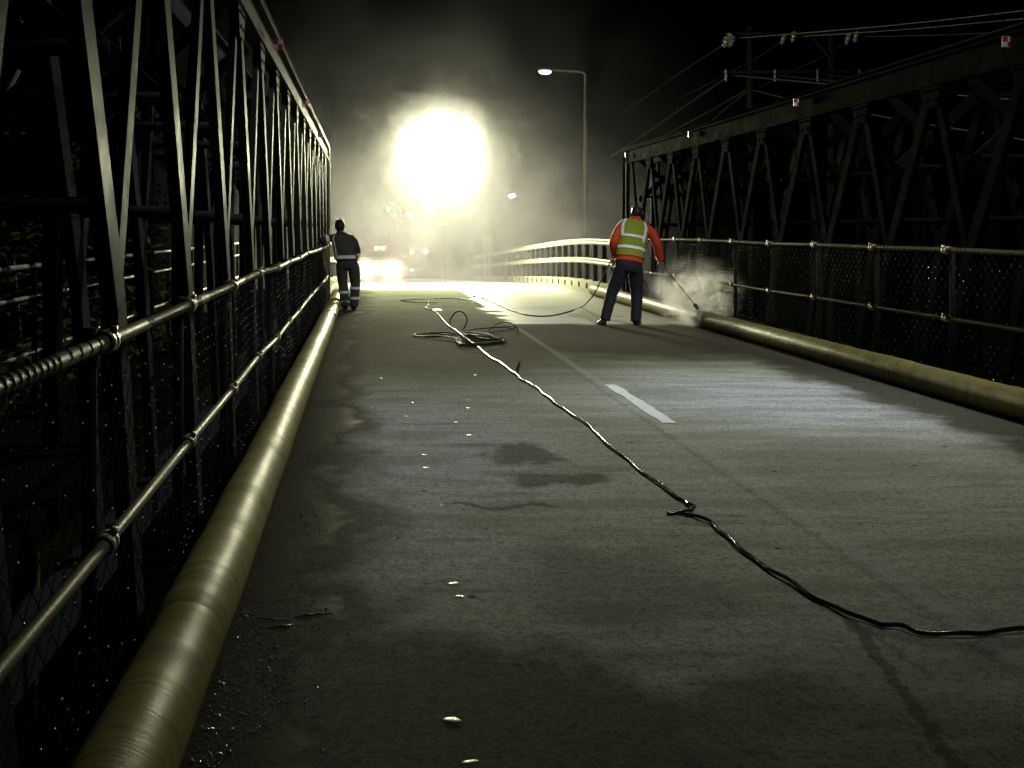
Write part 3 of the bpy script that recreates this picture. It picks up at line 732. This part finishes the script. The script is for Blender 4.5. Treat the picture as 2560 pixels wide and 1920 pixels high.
grit('grit', (5.04, 4.93), 6, 15, 1800, 'wet grit along the foot of the far pipe', 22)
random.seed(31)

# ------------------------------------------------------------------ people
def skin_body(name, joints, edges, parent, mat, root=0):
    me = bpy.data.meshes.new(name); me.from_pydata([tuple(Vector(j[0]) - parent.location) for j in joints], edges, []); me.update()
    o = bpy.data.objects.new(name, me); C.objects.link(o)
    m = o.modifiers.new('skin', 'SKIN'); m.use_smooth_shade = True
    o.modifiers.new('sub', 'SUBSURF').levels = 2
    sk = me.skin_vertices[0].data if me.skin_vertices else None
    if sk is None:
        bpy.context.view_layer.update(); bm = bmesh.new(); bm.from_mesh(me); bm.verts.layers.skin.verify(); bm.to_mesh(me); bm.free(); sk = me.skin_vertices[0].data
    for i, j in enumerate(joints):
        r = j[1]; sk[i].radius = r if isinstance(r, tuple) else (r, r); sk[i].use_root = (i == root)
    bpy.context.view_layer.update()
    dg = bpy.context.evaluated_depsgraph_get()
    nm = bpy.data.meshes.new_from_object(o.evaluated_get(dg)); nm.name = name
    bpy.data.objects.remove(o); 
    nm.materials.clear(); nm.materials.append(mat)
    nm.polygons.foreach_set('use_smooth', [True] * len(nm.polygons))
    q = bpy.data.objects.new(name, nm); C.objects.link(q); q.parent = parent; return q
def hand_joints(J, E, wrist_i, palm, d, side, curl):
    """palm centre, finger direction, thumb side, curl direction"""
    d, side, curl = Vector(d).normalized(), Vector(side).normalized(), Vector(curl).normalized()
    J.append((palm, (.036, .02))); pi = len(J) - 1; E.append((wrist_i, pi))
    for k, L in enumerate((.070, .082, .076, .058)):
        b0 = Vector(palm) + d * .045 + side * (.033 - .022 * k)
        for q, (u, c) in enumerate(((0, 0), (.45, .25), (.75, .8), (.80, 1.3))):
            J.append((b0 + d * L * u * .9 + curl * L * c * .55, .0095 - .001 * q)); i = len(J) - 1
            E.append((pi if q == 0 else i - 1, i))
    b0 = Vector(palm) + side * .038 - d * .005
    for q, (u, c) in enumerate(((0, 0), (.03, .012), (.055, .035))):
        J.append((b0 + d * u + side * (.02 - c * .4) + curl * c, .0105 - .001 * q)); i = len(J) - 1
        E.append((pi if q == 0 else i - 1, i))
def ring(c, ax, fw, rx, ry, n=28, p=2.4, wr=0.0, seed=0):
    out = []
    for k in range(n):
        a = 2 * math.pi * k / n; ca, sa = math.cos(a), math.sin(a)
        x = math.copysign(abs(ca) ** (2 / p), ca); y = math.copysign(abs(sa) ** (2 / p), sa)
        q = 1 + wr * mnoise.noise(Vector((ca * 2.2, sa * 2.2, c[2] * 16 + seed)))
        out.append(Vector(c) + ax * x * rx * q + fw * y * ry * q)
    return out
class Torso:
    def __init__(s, keys, ax0, ax1): s.k = keys; s.a0, s.a1 = Vector(ax0).normalized(), Vector(ax1).normalized()
    def at(s, t):
        u = t * (len(s.k) - 1); i = min(int(u), len(s.k) - 2); f = u - i; f = f * f * (3 - 2 * f) * .5 + f * .5
        a, b = s.k[i], s.k[i + 1]
        ax = s.a0.lerp(s.a1, t).normalized()
        up = (Vector(s.k[-1][0]) - Vector(s.k[0][0])).normalized(); fw = up.cross(ax).normalized()
        return Vector(a[0]).lerp(Vector(b[0]), f), ax, fw, lerp(a[1], b[1], f), lerp(a[2], b[2], f)
    def shell(s, t0, t1, off, n=34, wr=.04, cap=True):
        rings = []
        for i in range(n):
            c, ax, fw, rx, ry = s.at(lerp(t0, t1, i / (n - 1))); rings.append(ring(c, ax, fw, rx + off, ry + off, wr=wr, seed=3))
        return MB().ring_loft(rings, cap)
    def patch(s, t0, t1, a0, a1, off, th=.004, n=10, wr=.04, tilt=0.0):
        """a band on the surface between angles (degrees) and heights, with thickness; tilt slants the band"""
        rings = []
        for i in range(n):
            u = i / (n - 1); r = []
            for k in range(15):
                an = math.radians(lerp(a0, a1, k / 14)); c, ax, fw, rx, ry = s.at(max(0, min(1, lerp(t0, t1, u))))
                def pt(o):
                    ca, sa = math.cos(an), math.sin(an); p = 2.4
                    q = 1 + wr * mnoise.noise(Vector((ca * 2.2, sa * 2.2, c[2] * 16 + 3)))
                    x = math.copysign(abs(ca) ** (2 / p), ca); y = math.copysign(abs(sa) ** (2 / p), sa)
                    return c + ax * x * (rx + o) * q + fw * y * (ry + o) * q
                r.append((pt(off), pt(off + th)))
            rings.append([q[1] for q in r] + [q[0] for q in reversed(r)])
        return MB().ring_loft(rings)
def limb(pts, rs, n=16, seg=16, wr=.13, seed=0):
    pp = smooth_path(pts, 7); m = len(pp); rr = []
    for i in range(m):
        u = i / (m - 1) * (len(rs) - 1); k = min(int(u), len(rs) - 2); rr.append(lerp(rs[k], rs[k + 1], u - k) * (1 + wr * mnoise.noise(Vector((i * .75, seed, 0)))))
    return pp, rr
def boot(b, heel, toe, w=.048, h=.11):
    heel, toe = Vector(heel), Vector(toe); d = (toe - heel); L = d.length; d.normalize(); s = Vector((-d.y, d.x, 0)).normalized(); up = Vector((0, 0, 1))
    rings = []
    for u, ww, hh in ((0, .7, .75), (.05, .95, .95), (.25, 1, 1.0), (.45, .95, .80), (.65, 1.08, .58), (.85, 1.0, .45), (.97, .65, .33), (1, .3, .2)):
        c = heel + d * L * u; r = []
        for k in range(14):
            a = 2 * math.pi * k / 14; x = math.cos(a) * w * ww; z = max(.0, (math.sin(a) * .5 + .5)) * h * hh
            r.append(c + s * x + up * z)
        rings.append(r)
    b.ring_loft(rings); return b
def head_joints(J, E, neck_i, base, up, fwd, side):
    """skull, jaw, nose and ears grown out of the neck"""
    up, fwd, side = Vector(up).normalized(), Vector(fwd).normalized(), Vector(side).normalized(); base = Vector(base)
    J.append((base + up * .05 + fwd * .015, (.066, .078))); a = len(J) - 1; E.append((neck_i, a))
    J.append((base + up * .125, (.076, .092))); c = len(J) - 1; E.append((a, c))
    J.append((base + up * .185 - fwd * .005, (.05, .06))); E.append((c, len(J) - 1))
    return base + up * .11
def face(par, c, up, fwd, side):
    up, fwd, side = Vector(up).normalized(), Vector(fwd).normalized(), Vector(side).normalized()
    b = MB(); b.tube([c + fwd * .085 + up * .03, c + fwd * .10 + up * .005, c + fwd * .112 - up * .012, c + fwd * .09 - up * .02], [.008, .012, .015, .008], 8)
    for s in (-1, 1): b.ico(c + side * s * .078 - up * .0, 1, 2, (.014, .028, .034))
    b.build('face_features', M['skin'], par, True)
    e = MB()
    for s in (-1, 1): e.ico(c + fwd * .082 + side * s * .032 + up * .028, .012, 2)
    e.build('eyes', M['porcelain'], par, True)
    MB().tube([c + fwd * .086 + side * -.025 - up * .045, c + fwd * .094 - up * .043, c + fwd * .086 + side * .025 - up * .045], [.004, .007, .004], 6).build('mouth', M['red'], par, True)

# --- worker with the lance
D0 = 16.25
def A(x, y, dy=0.0):
    q = W(x, y, D0); q.y += dy; return q
pr = thing('person', 'person in yellow vest over orange sleeves, bending to hose the pipe with a lance', 'person', A(1562, 814))
up = Vector((.02, .42, 1)).normalized(); fwd = Vector((.35, 1, -.35)).normalized(); side = fwd.cross(up).normalized()
hb = A(1604, 548, .25)
J, E = [], []
J.append((A(1573, 656), (.11, .07)))                               # pelvis 0
J.append((A(1577, 622, .04), (.14, .10))); E.append((0, 1))
J.append((A(1588, 578, .10), (.16, .11))); E.append((1, 2))
J.append((A(1597, 556, .18), .062)); E.append((2, 3))
hc = head_joints(J, E, 3, hb, up, fwd, side)
J.append((A(1562, 560, .13), .062)); E.append((2, len(J) - 1)); iL = len(J) - 1
J.append((A(1537, 600, .06), .046)); E.append((iL, len(J) - 1))
J.append((A(1542, 634, .18), .032)); E.append((len(J) - 2, len(J) - 1)); wl = len(J) - 1
J.append((A(1625, 572, .13), .062)); E.append((2, len(J) - 1))
J.append((A(1642, 606, .06), .046)); E.append((len(J) - 2, len(J) - 1))
J.append((A(1657, 650, .12), .032)); E.append((len(J) - 2, len(J) - 1)); wr_ = len(J) - 1
for (hx, hy), (kx, ky, kd), (ax_, ay, ad) in (((1556, 672), (1535, 728, .06), (1512, 796, 0)), ((1588, 676), (1594, 736, .07), (1589, 802, 0))):
    J.append((A(hx, hy), .088)); E.append((0, len(J) - 1))
    J.append((A(kx, ky, kd), .058)); E.append((len(J) - 2, len(J) - 1))
    J.append((A(ax_, ay, ad), .04)); E.append((len(J) - 2, len(J) - 1))
    J.append((A(ax_ + 3, ay + 9, .10), .035)); E.append((len(J) - 2, len(J) - 1))
hand_joints(J, E, wl, A(1544, 645, .22), (.1, .8, -.6), (1, -.2, .3), (.6, .1, -.8))
hand_joints(J, E, wr_, A(1660, 659, .13), (.35, .45, -.8), (-.6, .8, .2), (-.8, -.3, .1))
skin_body('body', J, E, pr, M['skin'])
face(pr, hc, up, fwd, side)
b = MB(); rr = []
for u, s_ in ((-.06, .60), (-.03, .86), (.02, 1.0), (.06, 1.0), (.10, .86), (.125, .55), (.135, .15)):
    c = hb + up * (.085 + u) - fwd * .012; rr.append([c + side * math.cos(2 * math.pi * k / 20) * .088 * s_ + fwd * math.sin(2 * math.pi * k / 20) * .105 * s_ for k in range(20)])
b.ring_loft(rr); b.build('hair', M['hair'], pr, True)
em = MB(); ec = hb + up * .10
em.tube([ec + side * math.cos(a) * .092 + up * math.sin(a) * .122 for a in [math.pi * k / 16 for k in range(17)]], .006, 8)
for s_ in (-1, 1): em.lathe([(.014, -.012), (.024, -.01), (.024, .008), (.014, .012)], ec + side * s_ * .092 - up * .01, 14, side)
em.build('ear_defenders', M['band'], pr, True)
keys = [(A(1571, 658, 0), .215, .155), (A(1576, 628, .03), .205, .145), (A(1583, 598, .08), .215, .15), (A(1589, 572, .13), .232, .14), (A(1593, 556, .18), .185, .11), (A(1599, 546, .23), .085, .08)]
T = Torso(keys, (1, 0, -.16), (1, .05, -.22))
jk = T.shell(0, 1, 0)
def sleeve(b, pts, rs, seed):
    pp, rr = limb(pts, rs, seed=seed); b.tube(pp, rr, 16)
sleeve(jk, [A(1566, 562, .14), A(1551, 578, .11), A(1537, 603, .06), A(1538, 622, .12), A(1542, 637, .18)], [.085, .078, .066, .06, .05], 2)
sleeve(jk, [A(1618, 570, .13), A(1634, 585, .10), A(1644, 608, .06), A(1651, 630, .09), A(1657, 650, .12)], [.085, .08, .068, .066, .054], 5)
jk.build('jacket', M['orange'], pr, True)
T.shell(.085, .84, .016, cap=False).build('vest', M['vest'], pr, True)
# tape: two bands round the body and two braces over the shoulders
for nm, t0, t1, a0, a1 in (('band', .195, .25, -12, -168), ('band', .375, .435, -44, -148), ('brace_strip', .31, .83, -47, -61), ('brace_strip', .375, .83, -134, -150)):
    T.patch(t0, t1, a0, a1, .019).build('reflective_' + nm, M['tape'], pr, True)
tr = MB(); rr = []
for (x, y), rx, ry in (((1571, 648), .19, .135), ((1571, 660), .205, .14), ((1571, 672), .205, .138), ((1572, 682), .175, .12)):
    rr.append(ring(A(x, y, .0), Vector((1, 0, -.1)).normalized(), Vector((0, 1, 0)), rx, ry, wr=.02))
tr.ring_loft(rr)
sleeve(tr, [A(1557, 668), A(1545, 700, .04), A(1533, 730, .06), A(1522, 766, .03), A(1512, 800)], [.125, .112, .092, .084, .078], 9)
sleeve(tr, [A(1588, 670), A(1592, 702, .04), A(1594, 738, .06), A(1592, 770, .03), A(1589, 804)], [.122, .112, .092, .086, .082], 12)
tr.build('trousers', M['navy'], pr, True)
for hx, tx, yy in ((1509, 1504, 812), (1586, 1608, 814)):
    h0 = A(hx, yy); h0.z = 0; t0 = A(tx, yy); t0.z = 0; t0.y += .22; h0.y -= .05
    boot(MB(), h0, t0).build('boot', M['boot'], pr, True)

# lance, hose, spray
hand = A(1660, 660, .14)
ND = 15.75; noz = W(1742, 768, ND)
lt = thing('spray_lance', 'long thin spray lance held down to the pipe by the vested worker', 'lance', hand)
d = (noz - hand).normalized()
MB().tube([hand - d * .12, hand + d * .1, noz], [.014, .011, .009], 8).build('wand', M['dark_steel'], lt, True)
b = MB(); b.tube([hand - d * .16, hand + d * .14], .021, 10); b.tube([hand - d * .05, hand - d * .08 + Vector((-.03, -.02, -.11))], .018, 8); b.build('grip', M['rubber'], lt, True)
b = MB(); b.lathe([(.012, -.06), (.03, -.055), (.032, -.01), (.022, .0), (.02, .035), (.008, .04)], noz, 12, d); b.build('nozzle', M['rubber'], lt, True)
hp = [hand - d * .05 + Vector((-.03, -.02, -.11)), A(1661, 690, .1), A(1658, 720, .05), A(1650, 742, .0), A(1642, 747, 0), A(1632, 738, .05), A(1618, 708, .12), A(1606, 686, .22), A(1585, 668, .28), A(1556, 655, .24), A(1534, 653, .16)]
hp += [W(1520, 668, 16.5), W(1504, 698, 16.9), W(1488, 730, 17.3), W(1470, 754, 17.8)]
hp += [G(1452, 768, .01), G(1425, 778, .01), G(1395, 786, .01), G(1365, 790, .01), G(1330, 789, .01), G(1300, 783, .01), G(1270, 773, .01), G(1245, 762, .01), G(1222, 752, .01), G(1204, 745, .01), G(1180, 740, .01)]
tag(MB().tube(smooth_path(hp, 7), .0105, 8).build('pressure_hose', M['hose'], None, True), 'thin black hose looping behind the vested worker and trailing over the wet lane', 'hose')
h2 = [(1204, 765), (1196, 758), (1160, 748), (1110, 746), (1060, 747), (1020, 749), (1001, 751), (1020, 754), (1060, 756), (1092, 757)]
tag(MB().tube(smooth_path([G(x, y, .01) for x, y in h2], 7), .0095, 8).build('hose', M['hose'], None, True), 'flat loop of thin hose on the road at the far end of the cable', 'hose')

# --- worker leaning on the rail
D0 = 19.4
pl = thing('person', 'person in dark clothes with pale reflective bands, one arm on the near fence rail', 'person', A(872, 772))
up = Vector((-.12, .05, 1)).normalized(); fwd = Vector((-.25, 1, 0)).normalized(); side = fwd.cross(up).normalized()
hb = A(851, 578, .02)
J, E = [], []
J.append((A(866, 650), (.10, .065)))
J.append((A(863, 628), (.135, .095))); E.append((0, 1))
J.append((A(858, 600, .02), (.15, .10))); E.append((1, 2))
J.append((A(853, 585, .02), .058)); E.append((2, 3))
hc = head_joints(J, E, 3, hb, up, fwd, side)
J.append((A(836, 594, .02), .058)); E.append((2, len(J) - 1))
J.append((A(806, 600, -.03), .044)); E.append((len(J) - 2, len(J) - 1))
J.append((A(815, 612, .12), .032)); E.append((len(J) - 2, len(J) - 1)); wl = len(J) - 1
J.append((A(880, 594, .02), .058)); E.append((2, len(J) - 1))
J.append((A(892, 626, .0), .044)); E.append((len(J) - 2, len(J) - 1))
J.append((A(888, 650, .14), .032)); E.append((len(J) - 2, len(J) - 1)); wr_ = len(J) - 1
for (hx, hy), (kx, ky, kd), (ax_, ay, ad) in (((855, 662), (856, 704, .04), (863, 760, 0)), ((880, 662), (888, 708, .04), (884, 762, 0))):
    J.append((A(hx, hy), .086)); E.append((0, len(J) - 1))
    J.append((A(kx, ky, kd), .056)); E.append((len(J) - 2, len(J) - 1))
    J.append((A(ax_, ay, ad), .04)); E.append((len(J) - 2, len(J) - 1))
    J.append((A(ax_, ay + 7, .10), .035)); E.append((len(J) - 2, len(J) - 1))
hand_joints(J, E, wl, A(813, 613, .17), (-.2, .95, -.1), (1, .2, 0), (-.3, .2, -1))
hand_joints(J, E, wr_, A(885, 656, .19), (-.4, .6, -.6), (.2, .7, .6), (-.9, 0, 0))
skin_body('body', J, E, pl, M['skin'])
face(pl, hc, up, fwd, side)
b = MB(); rr = []
for u, s_ in ((-.07, .70), (-.03, .92), (.02, 1.0), (.06, 1.0), (.10, .86), (.125, .55), (.135, .15)):
    c = hb + up * (.085 + u) - fwd * .010; rr.append([c + side * math.cos(2 * math.pi * k / 20) * .092 * s_ + fwd * math.sin(2 * math.pi * k / 20) * .108 * s_ for k in range(20)])
b.ring_loft(rr); b.build('knit_cap', M['hair'], pl, True)
keys = [(A(866, 652, 0), .205, .14), (A(863, 634), .195, .135), (A(860, 614, .01), .20, .14), (A(857, 598, .02), .205, .13), (A(855, 588, .03), .165, .10), (A(852, 580, .03), .075, .07)]
T = Torso(keys, (1, 0, .02), (1, 0, .03))
jk = T.shell(0, 1, 0)
sleeve(jk, [A(840, 595, .02), A(824, 596, 0), A(807, 600, -.03), A(808, 606, .05), A(814, 611, .12)], [.078, .07, .06, .056, .046], 2)
sleeve(jk, [A(876, 594, .02), A(886, 606, 0), A(893, 627, 0), A(891, 638, .06), A(888, 650, .14)], [.078, .072, .062, .058, .048], 5)
jk.build('jacket', M['bluecloth'], pl, True)
T.shell(.04, .82, .016, cap=False).build('vest', M['vest_dim'], pl, True)
for nm, t0, t1, a0, a1 in (('band', .06, .135, -40, -178), ('brace_strip', .135, .82, -131, -146)):
    T.patch(t0, t1, a0, a1, .02).build('reflective_' + nm, M['tape'], pl, True)
def limb_band(pts, f0, f1, r, par):
    a, c = Vector(pts[0]), Vector(pts[1]); MB().tube([a.lerp(c, f0), a.lerp(c, (f0 + f1) / 2), a.lerp(c, f1)], r, 16, cap=False).build('reflective_band', M['tape'], par, True)
limb_band((A(893, 627), A(890, 645, .08)), .1, .5, .068, pl)
limb_band((A(824, 596, 0), A(808, 600, -.03)), .15, .65, .076, pl)
tr = MB(); rr = []
for (x, y), rx, ry in (((867, 644), .175, .125), ((867, 654), .19, .13), ((867, 664), .188, .128), ((868, 672), .165, .115)):
    rr.append(ring(A(x, y, .0), Vector((1, 0, 0)), Vector((0, 1, 0)), rx, ry, wr=.02))
tr.ring_loft(rr)
L1 = [A(855, 660), A(855, 684, .03), A(857, 706, .04), A(860, 732, .02), A(863, 764)]; R1 = [A(881, 660), A(886, 684, .03), A(888, 708, .04), A(887, 734, .02), A(885, 766)]
sleeve(tr, L1, [.118, .106, .092, .088, .086], 9); sleeve(tr, R1, [.116, .106, .092, .088, .086], 12)
tr.build('trousers', M['greycloth'], pl, True)
for pts, y0 in ((L1, (730, 755)), (R1, (720, 745))):
    for yy in y0:
        x0 = pts[2].x + (pts[4].x - pts[2].x) * (yy - 706) / 58
        z0 = H - (yy - VY) * D0 / F
        MB().tube([(x0, D0 + .02, z0 + .024), (x0, D0 + .02, z0), (x0, D0 + .02, z0 - .024)], .098, 18, cap=False).build('reflective_band', M['tape'], pl, True)
for hx, tx in ((863, 862), (885, 884)):
    h0 = A(hx, 772); h0.z = 0; t0 = A(tx, 772); t0.z = 0; t0.y += .22; h0.y -= .05
    boot(MB(), h0, t0, .055, .13).build('boot', M['boot'], pl, True)

# ------------------------------------------------------------------ the car beyond the crest
CD = 50.0; cx = (948 - VX) * CD / F; cz = zr(CD)
car = thing('parked_car', 'pale car with two glaring lights and a roof beacon bar beyond the crest', 'car', (cx, CD, cz))
def sect(y, w, z0, z1, r=.12): return [(cx + sx * q, y, cz + zz) for sx, q, zz in ((-1, w - r * .6, z0), (-1, w, z0 + r), (-1, w, z1 - r), (-1, w - r, z1), (1, w - r, z1), (1, w, z1 - r), (1, w, z0 + r), (1, w - r * .6, z0))]
MB().ring_loft([sect(CD, .78, .32, .72), sect(CD + .12, .86, .25, .84), sect(CD + .9, .88, .22, .92), sect(CD + 3.2, .88, .22, .90), sect(CD + 4.2, .84, .25, .82), sect(CD + 4.4, .74, .3, .66)]).build('body', M['car'], car, bevel=.03)
MB().ring_loft([sect(CD + .75, .78, .86, .92, .02), sect(CD + 1.45, .64, .87, 1.40, .08), sect(CD + 2.6, .64, .87, 1.42, .08), sect(CD + 3.5, .76, .86, .91, .02)]).build('cabin', M['car'], car, bevel=.03)
b = MB(); b.ring_loft([[(cx - .66, CD + .86, cz + .95), (cx + .66, CD + .86, cz + .95), (cx + .54, CD + 1.40, cz + 1.33), (cx - .54, CD + 1.40, cz + 1.33)], [(cx - .66, CD + .80, cz + .97), (cx + .66, CD + .80, cz + .97), (cx + .54, CD + 1.36, cz + 1.36), (cx - .54, CD + 1.36, cz + 1.36)]]); b.build('windscreen', M['glass'], car)
for sx in (-1, 1):
    for yy in (.85, 3.5):
        w = MB().lathe([(.2, -.1), (.30, -.1), (.32, -.06), (.32, .06), (.30, .1), (.2, .1)], (cx + sx * .78, CD + yy, cz + .32), 20, (1, 0, 0)).build('wheel', M['rubber'], car, True)
        MB().lathe([(.19, -.07), (.2, .11), (.05, .12)], (cx + sx * .78, CD + yy, cz + .32), 16, (sx, 0, 0)).build('rim', M['alu'], w, True)
    MB().lathe([(.24, .03), (.24, -.02), (.17, -.06), (.01, -.08)], (cx + sx * .62, CD - .02, cz + .50), 16, (0, 1, 0)).build('headlight', M['lamp_car'], car, True)
MB().box((cx, CD - .03, cz + .36), (1.5, .12, .16)).build('bumper', M['dark_steel'], car, bevel=.02)
bb = MB().box((cx, CD + 1.8, cz + 1.47), (.9, .22, .05)).build('beacon_bar', M['dark_steel'], car, bevel=.01)
for sx, mt in ((-.12, 'lamp_amber'), (.18, 'lamp_amber')): MB().box((cx + sx, CD + 1.8, cz + 1.55), (.2, .2, .12)).build('beacon', M[mt], bb, bevel=.02)

# ------------------------------------------------------------------ trees beyond the near truss
def tree(x, y, zb, hgt, rad, label, seed):
    random.seed(seed)
    t = thing('broadleaf_tree', label, 'tree', (x, y, zb), 'trees behind the near truss')
    tk = MB(); top = Vector((x + rnd(-.3, .3), y, zb + hgt * .62))
    tk.tube(smooth_path([(x, y, zb - .3), (x + .1, y, zb + hgt * .3), top], 5), [.24 - .012 * i for i in range(11)], 9)
    ends = []
    for k in range(11):
        a = rnd(0, 6.28); q = Vector((x, y, zb + hgt * rnd(.3, .6))); e = q + Vector((math.cos(a) * rad * rnd(.5, .9), math.sin(a) * rad * rnd(.5, .9), hgt * rnd(.1, .36)))
        tk.tube(smooth_path([q, q.lerp(e, .5) + Vector((0, 0, .2)), e], 3), [.09, .075, .06, .05, .04, .03, .02], 6); ends.append(e); ends.append(q.lerp(e, .65))
    tk.build('trunk', M['bark'], t, True)
    cr = MB()
    for k in range(46):
        e = random.choice(ends) + Vector((rnd(-1, 1), rnd(-1, 1), rnd(-.7, 1))) * rad * .35
        rr = rad * rnd(.16, .3)
        for m_ in range(110):
            v = Vector((random.gauss(0, 1), random.gauss(0, 1), random.gauss(0, .8))); v = v.normalized() * rr * rnd(.4, 1.1)
            p = e + v; L = rnd(.03, .065); a = Vector((rnd(-1, 1), rnd(-1, 1), rnd(-.6, .3))).normalized(); s_ = a.orthogonal().normalized() * L * .42
            i = len(cr.v); cr.v += [p - a * L, p + s_, p + a * L, p - s_]; cr.f.append((i, i + 1, i + 2, i + 3))
    cr.build('crown', M['foliage'], t)
tree(-4.6, 9.5, -5.4, 9.2, 2.3, 'leafy tree showing dimly behind the nearest bays of the truss', 3)
tree(-5.0, 15.0, -5.4, 8.6, 2.3, 'leafy tree showing dimly farther along behind the truss', 5)
tree(-7.2, 12.0, -5.4, 11, 2.8, 'taller dim tree set back between the two nearer trees', 8)
random.seed(5)

# ------------------------------------------------------------------ mist and steam
def volume(name, c, sc, dens_fn, aniso, label=None, sub=3):
    o = MB().ico((0, 0, 0), 1, sub, sc).build(name, None)
    o.location = c
    t = NT(name + '_volume'); o.data.materials.clear(); o.data.materials.append(t.m)
    d = dens_fn(t)
    v = t.n('ShaderNodeVolumePrincipled', {'Color': (.96, .93, 1, 1), 'Density': d, 'Anisotropy': aniso})
    t.t.links.new(v.outputs[0], t.out.inputs['Volume'])
    return tag(o, label, 'mist' if label else None, None, 'stuff')
def mist_density(t):
    X, Y, Z = t.xyz()
    def ell(c, r, pw, amp):
        a = [t.mth('DIVIDE', t.mth('SUBTRACT', q, cc), rr) for q, cc, rr in zip((X, Y, Z), c, r)]
        d = t.mth('SQRT', t.mth('ADD', t.mth('MULTIPLY', a[0], a[0]), t.mth('ADD', t.mth('MULTIPLY', a[1], a[1]), t.mth('MULTIPLY', a[2], a[2]))))
        return t.mth('MULTIPLY', t.mth('POWER', t.mth('SUBTRACT', 1, d, clamp=True), pw), amp)
    L = LC - MC
    n1 = t.n('ShaderNodeTexNoise', {'Vector': t.map((1, .8, 1.0)), 'Scale': .42, 'Detail': 5.0, 'Roughness': .6, 'Distortion': .6}).outputs[0]
    near = ell(tuple(L), (5.5, 5.5, 4.5), 1.0, 1.6)
    wisp = t.mix(t.mth('MINIMUM', near, 1), t.mr(n1, .36, .66, .08, 1.85), (.8, .8, .8))
    core = ell(tuple(L), (2.5, 2.8, 2.3), 2.2, .036)
    low = ell((L.x - .2, L.y + 2, L.z - 3.6), (9.2, 11, 5.4), 1.0, .0056)
    far = ell((L.x + .3, L.y + 9, L.z - 4.0), (10.5, 9.5, 5.6), .9, .048)
    shaft = ell((L.x + .1, L.y + .4, L.z - 2.4), (4.6, 5.5, 3.4), 1.3, .011)
    halo = ell((L.x - 1.2, L.y, L.z - .4), (11.5, 12, 6.6), 1.7, .0019)
    return t.mth('ADD', core, t.mth('MULTIPLY', t.mth('ADD', far, t.mth('ADD', low, t.mth('ADD', halo, shaft))), wisp))
MC = Vector((LC.x - .2, LD + 4.0, 3.2))
volume('mist', MC, (12, 16, 8.6), mist_density, .35, 'pale drifting mist glowing round the balloon light')
SP = W(1742, 738, 16.0)
def steam_density(t):
    X, Y, Z = t.xyz()
    d = t.n('ShaderNodeVectorMath', {0: t.map((1 / .78, 1 / .62, 1 / .60))}, operation='LENGTH').outputs['Value']
    n1 = t.n('ShaderNodeTexNoise', {'Vector': t.co(), 'Scale': 3.0, 'Detail': 6.0, 'Roughness': .6, 'Distortion': .8}).outputs[0]
    return t.mth('MULTIPLY', t.mth('MULTIPLY', t.mth('POWER', t.mth('SUBTRACT', 1, d, clamp=True), 1.25), t.mr(n1, .42, .62)), t.mr(Z, -.42, .3, 13.0, 2.2, False))
volume('steam', SP + Vector((0, 0, .06)), (.80, .64, .62), steam_density, .5, 'puff of pale steam over the lance nozzle against the dark fence')
hit = W(1756, 800, 15.7)
tw = NT('sprayed_water'); dd = tw.n('ShaderNodeBsdfDiffuse', {'Color': (.9, .9, .9, 1)}); tt = tw.n('ShaderNodeBsdfTranslucent', {'Color': (.9, .9, .9, 1)})
mx = tw.n('ShaderNodeMixShader', {0: .6, 1: dd.outputs[0], 2: tt.outputs[0]}); tw.t.links.new(mx.outputs[0], tw.out.inputs[0])
sb = MB(); side_ = Vector((.8, .6, 0))
for k in range(150):
    u = rnd(-1, 1); e = hit + Vector((u * .06 + .0, rnd(-.05, .05), rnd(-.03, .03)))
    p1 = noz.lerp(e, rnd(0, .5)); p2 = noz.lerp(e, rnd(.6, 1.0)); sb.tube([p1, p1.lerp(p2, .5), p2], [.0014, .0028, .002], 4)
for k in range(420):                              # splash thrown up along the pipe
    a = rnd(0, 1); q = hit + Vector((a * .42 - .10 + random.gauss(0, .02), random.gauss(0, .07), abs(random.gauss(0, .04)) + .10 * a))
    sb.ico(q, rnd(.0025, .007), 1)
tag(sb.build('water_spray', tw.m), 'white fan of water spraying from the nozzle onto the pipe', 'spray', None, 'stuff')
def glow_density(t):
    r = None
    for sx in (-.62, .62):
        d = t.n('ShaderNodeVectorMath', {0: t.map((1 / .95, 1 / 1.4, 1 / .8), (-sx / .95, 0, .1))}, operation='LENGTH').outputs['Value']
        q = t.mth('POWER', t.mth('SUBTRACT', 1, d, clamp=True), 1.6)
        r = q if r is None else t.mth('ADD', r, q)
    return t.mth('MULTIPLY', r, .95)
volume('added_glare_mist', (cx, CD - .6, cz + .62), (1.75, 1.65, 1.0), glow_density, .3, 'small patch of added mist giving the car lights their reddish glare')  # added volume, put round the headlights only to make them glow
